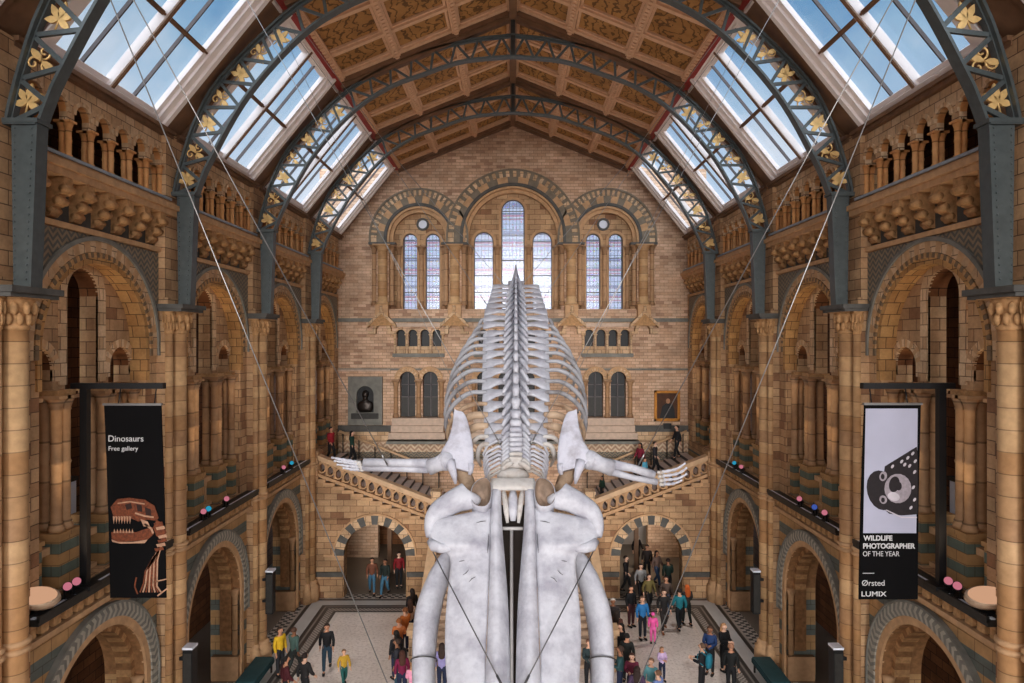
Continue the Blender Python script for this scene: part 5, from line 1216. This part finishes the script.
def backpack_mesh():
    if 'pack' in LIB: return LIB['pack']
    b = MB(); b.loft([[(w * math.copysign(abs(math.cos(2 * PI * q / 16)) ** .6, math.cos(2 * PI * q / 16)), .24 + dd * math.copysign(abs(math.sin(2 * PI * q / 16)) ** .6, math.sin(2 * PI * q / 16)), z) for q in range(16)] for z, w, dd in ((.98, .08, .05), (1.0, .15, .09), (1.2, .165, .11), (1.38, .15, .09), (1.44, .08, .04))])
    for sg in (-1, 1): b.tube([(sg * .1, .16, 1.4), (sg * .12, .04, 1.5), (sg * .125, -.12, 1.4), (sg * .14, -.13, 1.2), (sg * .15, .1, 1.05)], .02, 6)
    o = b.build('backpack', M['black']); LIB['pack'] = o.data; bpy.data.objects.remove(o); return LIB['pack']
CM = {}
def cmat(c, kind='cloth'):
    k = (c, kind)
    if k not in CM: CM[k] = plain(f'{kind} colour', rgb(*c), .75 if kind != 'skin' else .55, 0, .12, 8)
    return CM[k]
SKIN = [(214, 166, 138), (196, 142, 112), (150, 104, 78), (222, 178, 152)]
npeople = 0
def person(px, d, label, pose='stand', yaw=0, top=(30, 30, 34), bot=(36, 40, 54), hair=(40, 28, 22), long=False, h=1.0, z=0.0, pack=None, skin=None, shoe=(28, 26, 26)):
    global npeople
    npeople += 1; L = pose_meshes(pose); x = (px - CX) * d / F
    o = thing('person', (x, d, z), label, 'person', None); o.rotation_euler = (0, 0, math.radians(yaw)); o.scale = (h, h, h)
    for nm, key, mt in (('body', 'body', cmat(skin or SKIN[npeople % 4], 'skin')), ('jacket', 'jacket', cmat(top)), ('trousers', 'trousers', cmat(bot)), ('shoe', 'shoe_a', cmat(shoe)), ('shoe', 'shoe_b', cmat(shoe)), ('hair', 'long' if long else 'hair', cmat(hair)), ('face_features', 'eyes', cmat((60, 34, 30)))) + ((('backpack', 'pack', cmat(pack)),) if pack else ()):
        me = backpack_mesh() if key == 'pack' else L[key]
        if not me.materials: me.materials.append(M['black'])
        c = bpy.data.objects.new(nm, me); COL.objects.link(c); c.parent = bod if key in ('eyes', 'hair', 'long') else o; c.material_slots[0].link = 'OBJECT'; c.material_slots[0].material = mt
        if key == 'body': bod = c
    return o
def dhead(y, hh=1.7): return F * (CAMZ - hh) / (y - CY)
BLK, NAVY, JEAN, GRY, OLV, MAR, TEAL, PNK, LIL = (24, 24, 27), (28, 36, 60), (52, 76, 106), (92, 94, 98), (92, 84, 52), (104, 26, 46), (36, 104, 112), (226, 130, 160), (150, 140, 176)
# left half of the floor
person(327, dhead(625.5), 'man in long black coat and blue scarf walking alone on pale mosaic', 'walk', 12, BLK, (44, 66, 82), (52, 40, 34), pack=None)
person(294, dhead(629), 'person in grey green jacket striding along the dark floor border', 'walk', 150, (74, 98, 92), (42, 48, 46), (80, 56, 44))
person(305, dhead(655), 'person in dark clothes walking behind the grey green jacket', 'stroll', 150, (36, 34, 34), (30, 30, 32), (36, 26, 22))
person(344, dhead(650, 1.3), 'child in yellow and teal top on the left mosaic', 'walk', 30, (190, 150, 48), (30, 84, 80), (120, 84, 56), h=.75)
person(280, 24.9, 'person in bright yellow vest beside the left column', 'stand', 60, (222, 178, 40), (40, 40, 44), (60, 44, 34))
person(397, dhead(641), 'bearded man in dark jacket with black backpack near the stair foot', 'stand', -90, (44, 44, 50), (40, 70, 84), (60, 44, 36), pack=(18, 18, 20))
person(402, dhead(652, 1.62), 'woman in maroon top standing against the bearded man', 'stand', 200, (112, 24, 60), NAVY, (70, 40, 30), True, .95)
person(413, dhead(663, 1.6), 'person in pink top at the edge of left jaw bone', 'hold', 180, (226, 150, 176), JEAN, (150, 104, 70), False, .94)
person(286, 22.6, 'dark haired person in maroon and black near bottom left benches', 'stroll', 120, (70, 24, 30), BLK, (26, 20, 18))
for px, y, col, lab, hr in ((418, 590, BLK, 'dark coated person furthest back in queue beside left stair parapet', (36, 26, 22)), (416, 601, (180, 150, 130), 'person in beige top second in the queue beside left stair parapet', (60, 36, 24)), (411, 609, (176, 96, 40), 'person in orange brown coat in queue beside left stair parapet', (110, 66, 36)), (405, 620, (190, 110, 60), 'person in tan orange jacket in queue left of stair newel', (140, 80, 40)), (402, 632, BLK, 'person in black beside the left stair newel', (30, 24, 20))):
    person(px - 6, dhead(y), lab, 'hold' if px % 2 else 'stand', 170 + (px * 7) % 60, col, NAVY, hr, px % 2 == 0)
person(442, 23.6, 'person in lavender hoodie half hidden between left jaw and rostrum', 'stand', 180, (138, 132, 178), NAVY, (50, 36, 30), True)
person(589, 23.9, 'bald man in dark green jacket between rostrum and right jaw', 'hold', 20, (40, 54, 56), BLK, (120, 84, 66))
# under the left arch
person(372, 32.9, 'person in brown jacket and jeans at left of the couple under left arch', 'stroll', 10, (110, 66, 48), (60, 100, 124), (44, 30, 24))
person(385, 32.7, 'person in dark green coat and jeans under left arch', 'walk', -10, (30, 38, 34), (62, 104, 128), (40, 28, 24))
person(399, 33.8, 'person in red jacket at the back under left arch', 'stand', 20, (128, 28, 34), BLK, (40, 28, 24))
# right half of the floor
person(642.5, dhead(598), 'man in bright blue padded jacket facing camera on right mosaic', 'stand', 10, (42, 112, 170), (26, 28, 36), (120, 92, 74))
person(631, dhead(587), 'person in black coat behind the blue padded jacket', 'stand', 30, BLK, (70, 36, 40), (40, 30, 26))
person(653, dhead(614, 1.2), 'small child in bright pink snowsuit and hat', 'stand', 170, (246, 96, 170), (244, 110, 178), (246, 96, 170), False, .72)
person(664, dhead(591), 'tall walker in black with brown boots beside the pink child', 'walk', 0, (34, 32, 32), (40, 34, 32), (70, 48, 36), shoe=(120, 70, 40))
person(679.5, dhead(590), 'person in teal jacket walking away from camera on right mosaic', 'walk', 185, (34, 116, 128), (24, 26, 30), (36, 28, 24))
person(687, dhead(586), 'red haired person in dark coat beside the teal jacket', 'stroll', 190, (52, 48, 46), (30, 36, 34), (180, 84, 30), True)
person(710, dhead(628), 'man in navy coat and blue shirt in the group at right border', 'hold', -30, (36, 60, 104), BLK, (80, 58, 46))
person(724, dhead(625), 'woman with long fair hair and black coat in the right group', 'hold', 30, BLK, BLK, (176, 132, 94), True)
person(702, dhead(645), 'man in black holding a phone in front of right group with teal backpack', 'hold', -120, (26, 28, 32), BLK, (96, 72, 56), pack=(30, 110, 130))
person(731, dhead(645), 'bald man in black jacket seen from behind at right border', 'stand', 150, (24, 26, 26), BLK, (150, 108, 84))
for px, y, col, lab, hr, lg, hh in ((613, 600, (58, 52, 52), 'woman with white headband beside right stair parapet, furthest back', (214, 206, 200), False, 1), (617, 612, (96, 60, 50), 'person in brown top second along the right stair parapet', (40, 28, 22), True, 1), (621, 625, BLK, 'person in black beside right stair newel', (30, 24, 22), True, 1), (627, 635, (30, 32, 30), 'dark coated person in front of the right newel', (26, 22, 20), False, 1), (620, 648, (40, 72, 74), 'tall person in dark teal jacket beside the right jaw bone', (60, 44, 36), False, 1.05),
                                    (632, 655, (110, 40, 62), 'person in maroon jacket in crowd at bottom right of whale', (70, 44, 34), True, .95), (651, 660, (96, 150, 156), 'person in pale teal top in crowd at bottom right', (120, 90, 70), False, .95), (662, 648, (196, 170, 206), 'child in lilac jacket behind the pale teal top', (130, 96, 70), True, .7), (637, 668, (70, 52, 78), 'person in purple top nearest camera in bottom right crowd', (44, 30, 26), True, 1), (658, 672, (110, 130, 180), 'person in light blue top nearest camera in bottom right crowd', (110, 80, 60), False, .95)):
    person(px, dhead(y, 1.7 * hh), lab, 'stand' if px % 2 else 'hold', (px * 37) % 360, col, NAVY if px % 3 else BLK, hr, lg, hh)
# under the right arch
for px, d, col, lab, yaw in ((637, 36.8, (28, 22, 24), 'dark figure furthest back under right arch, against pale wall', 30), (647, 35.0, (48, 38, 36), 'dark brown jacket person second from back under right arch', -20), (657, 34.0, (120, 96, 86), 'person in beige jacket in the middle under right arch', 40), (641, 32.0, (150, 150, 150), 'person in light grey top coming out of right arch', 0), (649, 30.6, (108, 96, 54), 'person in olive jacket in front of right arch', 15), (666, 30.3, (90, 74, 66), 'person in taupe jacket in front of right arch', -20), (668, 32.8, (28, 46, 40), 'person in dark green coat at the right side under right arch', 180), (626, 33.2, (24, 20, 22), 'person in black against left jamb of right arch', 60)):
    person(px, d, lab, 'walk' if px % 2 else 'stroll', yaw, col, JEAN if px % 3 == 0 else BLK, (44, 30, 26), px % 4 == 1)
# on the side flights
def stepz(X): X = abs(X); i = int((X - 3.8) / (5.8 / 14)); return ztread(3.8 + i * 5.8 / 14) + .1
for px, d, col, lab, hh, yaw in ((352, 36.2, (26, 56, 46), 'person in dark green coat climbing the left flight', 1, 90), (331, 35.2, (150, 28, 40), 'person in red top at head of left flight', 1, 60), (640, 36.4, (120, 30, 50), 'person in black and red at the foot of back rail on right flight', 1, -60), (655, 35.8, (44, 40, 44), 'dark haired person stepping down the right flight', 1, 60), (677, 36.8, (24, 24, 28), 'tall dark figure high on the right flight', 1.03, -80), (645, 35.0, (90, 170, 200), 'child in light blue jacket on right flight', .68, 40), (602, 35.0, (24, 50, 38), 'child in dark green at the bottom of right flight', .72, -60)):
    X = (px - CX) * d / F; person(px, d, lab, 'stroll' if hh > .9 else 'stand', yaw, col, BLK, (36, 26, 24), px % 2 == 0, hh, stepz(X))

# ------------------------------------------------------------------ sky, sun, lamps, camera
w = bpy.data.worlds.new('sky'); SC.world = w; w.use_nodes = True; nt = w.node_tree; nt.nodes.clear()
tc = nt.nodes.new('ShaderNodeTexCoord'); nz = nt.nodes.new('ShaderNodeTexNoise'); nz.inputs['Scale'].default_value = 3.2; nz.inputs['Detail'].default_value = 6; nz.inputs['Roughness'].default_value = .55
nt.links.new(tc.outputs['Generated'], nz.inputs['Vector'])
cr = nt.nodes.new('ShaderNodeValToRGB'); e = cr.color_ramp.elements
e[0].position, e[0].color = .38, rgb(84, 152, 200); e[1].position, e[1].color = .64, rgb(236, 240, 244)
k = e.new(.5); k.color = rgb(150, 194, 222); nt.links.new(nz.outputs['Fac'], cr.inputs[0])
sp = nt.nodes.new('ShaderNodeSeparateXYZ'); nt.links.new(tc.outputs['Generated'], sp.inputs[0])
hz = nt.nodes.new('ShaderNodeMapRange'); hz.inputs[1].default_value = 0; hz.inputs[2].default_value = .45; hz.inputs[3].default_value = 1; hz.inputs[4].default_value = 0; nt.links.new(sp.outputs[2], hz.inputs[0])
mx = nt.nodes.new('ShaderNodeMix'); mx.data_type = 'RGBA'; nt.links.new(hz.outputs[0], mx.inputs[0]); nt.links.new(cr.outputs[0], mx.inputs[6]); mx.inputs[7].default_value = (1.15, 1.17, 1.26, 1)
bg = nt.nodes.new('ShaderNodeBackground'); bg.inputs[1].default_value = .7; nt.links.new(mx.outputs[2], bg.inputs[0])
ow = nt.nodes.new('ShaderNodeOutputWorld'); nt.links.new(bg.outputs[0], ow.inputs[0])

def sun(name, elev, azim, strength, ang, col):
    l = bpy.data.lights.new(name, 'SUN'); l.energy = strength; l.angle = math.radians(ang); l.color = col
    o = bpy.data.objects.new(name, l); COL.objects.link(o)
    o.rotation_euler = (math.radians(90 - elev), 0, math.radians(azim)); return o
FILL_FRONT = sun('fill_front', 7, 0, 2.6, 26, (1, .97, .95))  # frontal fill added from behind the camera, through the open hall end
SUN_DIAG_L = sun('daylight_slanting_left', 17, -34, .9, 34, (1, .96, .94)); SUN_DIAG_R = sun('daylight_slanting_right', 17, 34, .9, 34, (1, .96, .94))
SUN_TOP_L = sun('daylight_left', 50, -90, 2.5, 60, (1, .98, .97))
SUN_TOP_R = sun('daylight_right', 50, 90, 2.5, 60, (1, .98, .97))
def spot(loc, target, power, size, col=(1, .72, .42), blend=.6, rad=.15, name='ledge_or_fill_spot'):
    l = bpy.data.lights.new(name, 'SPOT'); l.energy = power; l.spot_size = math.radians(size); l.spot_blend = blend; l.color = col; l.shadow_soft_size = rad
    o = bpy.data.objects.new(name, l); COL.objects.link(o); o.location = loc
    o.rotation_euler = (Vector(target) - Vector(loc)).to_track_quat('-Z', 'Y').to_euler(); return o
for sg, nm in SIDES:
    for k in (1, 2, 3, 4):
        for dy in (-1.2, 1.2): spot((sg * 9.4, mid(k) + dy, 7.1), (sg * 9.95, mid(k) + dy * .8, 13.6), 260, 48, (1, .78, .52), blend=.9)
        spot((sg * 9.35, mid(k), 7.1), (-sg * 2.5, mid(k) + 1.5, 24), 650, 62, (1, .86, .72), .9)
        if k < 4: spot((sg * 9.0, mid(k), 6.3), (sg * 5.0, mid(k) - .5, 0), 330, 110, (1, .95, .9), .9)  # downward fill spots added to brighten the floor, no fixtures
        spot((sg * 11.6, mid(k), 7.2), (sg * 11.2, mid(k), 13), 30, 120, (1, .6, .35))  # warm spot added inside the gallery corridor, no fixture
for sg in (-1, 1):
    spot((sg * 6.6, 36.5, 3.2), (sg * 6.6, 37, 0), 160 if sg > 0 else 60, 140, (1, .8, .6), name='passage_lamp')

cd = bpy.data.cameras.new('camera'); cam = bpy.data.objects.new('camera', cd); COL.objects.link(cam)
cam.location = (0, 0, CAMZ); cam.rotation_euler = (PI / 2, 0, 0); cd.sensor_width = 36; cd.lens = 36 * F / 1024; cd.shift_x = -1 / 1024; cd.shift_y = -.5 / 1024; cd.clip_end = 300
SC.camera = cam
vs = SC.view_settings; SC.display_settings.display_device = 'sRGB'; vs.view_transform = 'Standard'; vs.look = 'None'; vs.exposure = .28; vs.gamma = 1; vs.use_curve_mapping = False
cy = SC.cycles; cy.max_bounces = 7; cy.diffuse_bounces = 4; cy.glossy_bounces = 2; cy.transparent_max_bounces = 12; cy.transmission_bounces = 4; cy.use_denoising = True; cy.caustics_reflective = False; cy.caustics_refractive = False
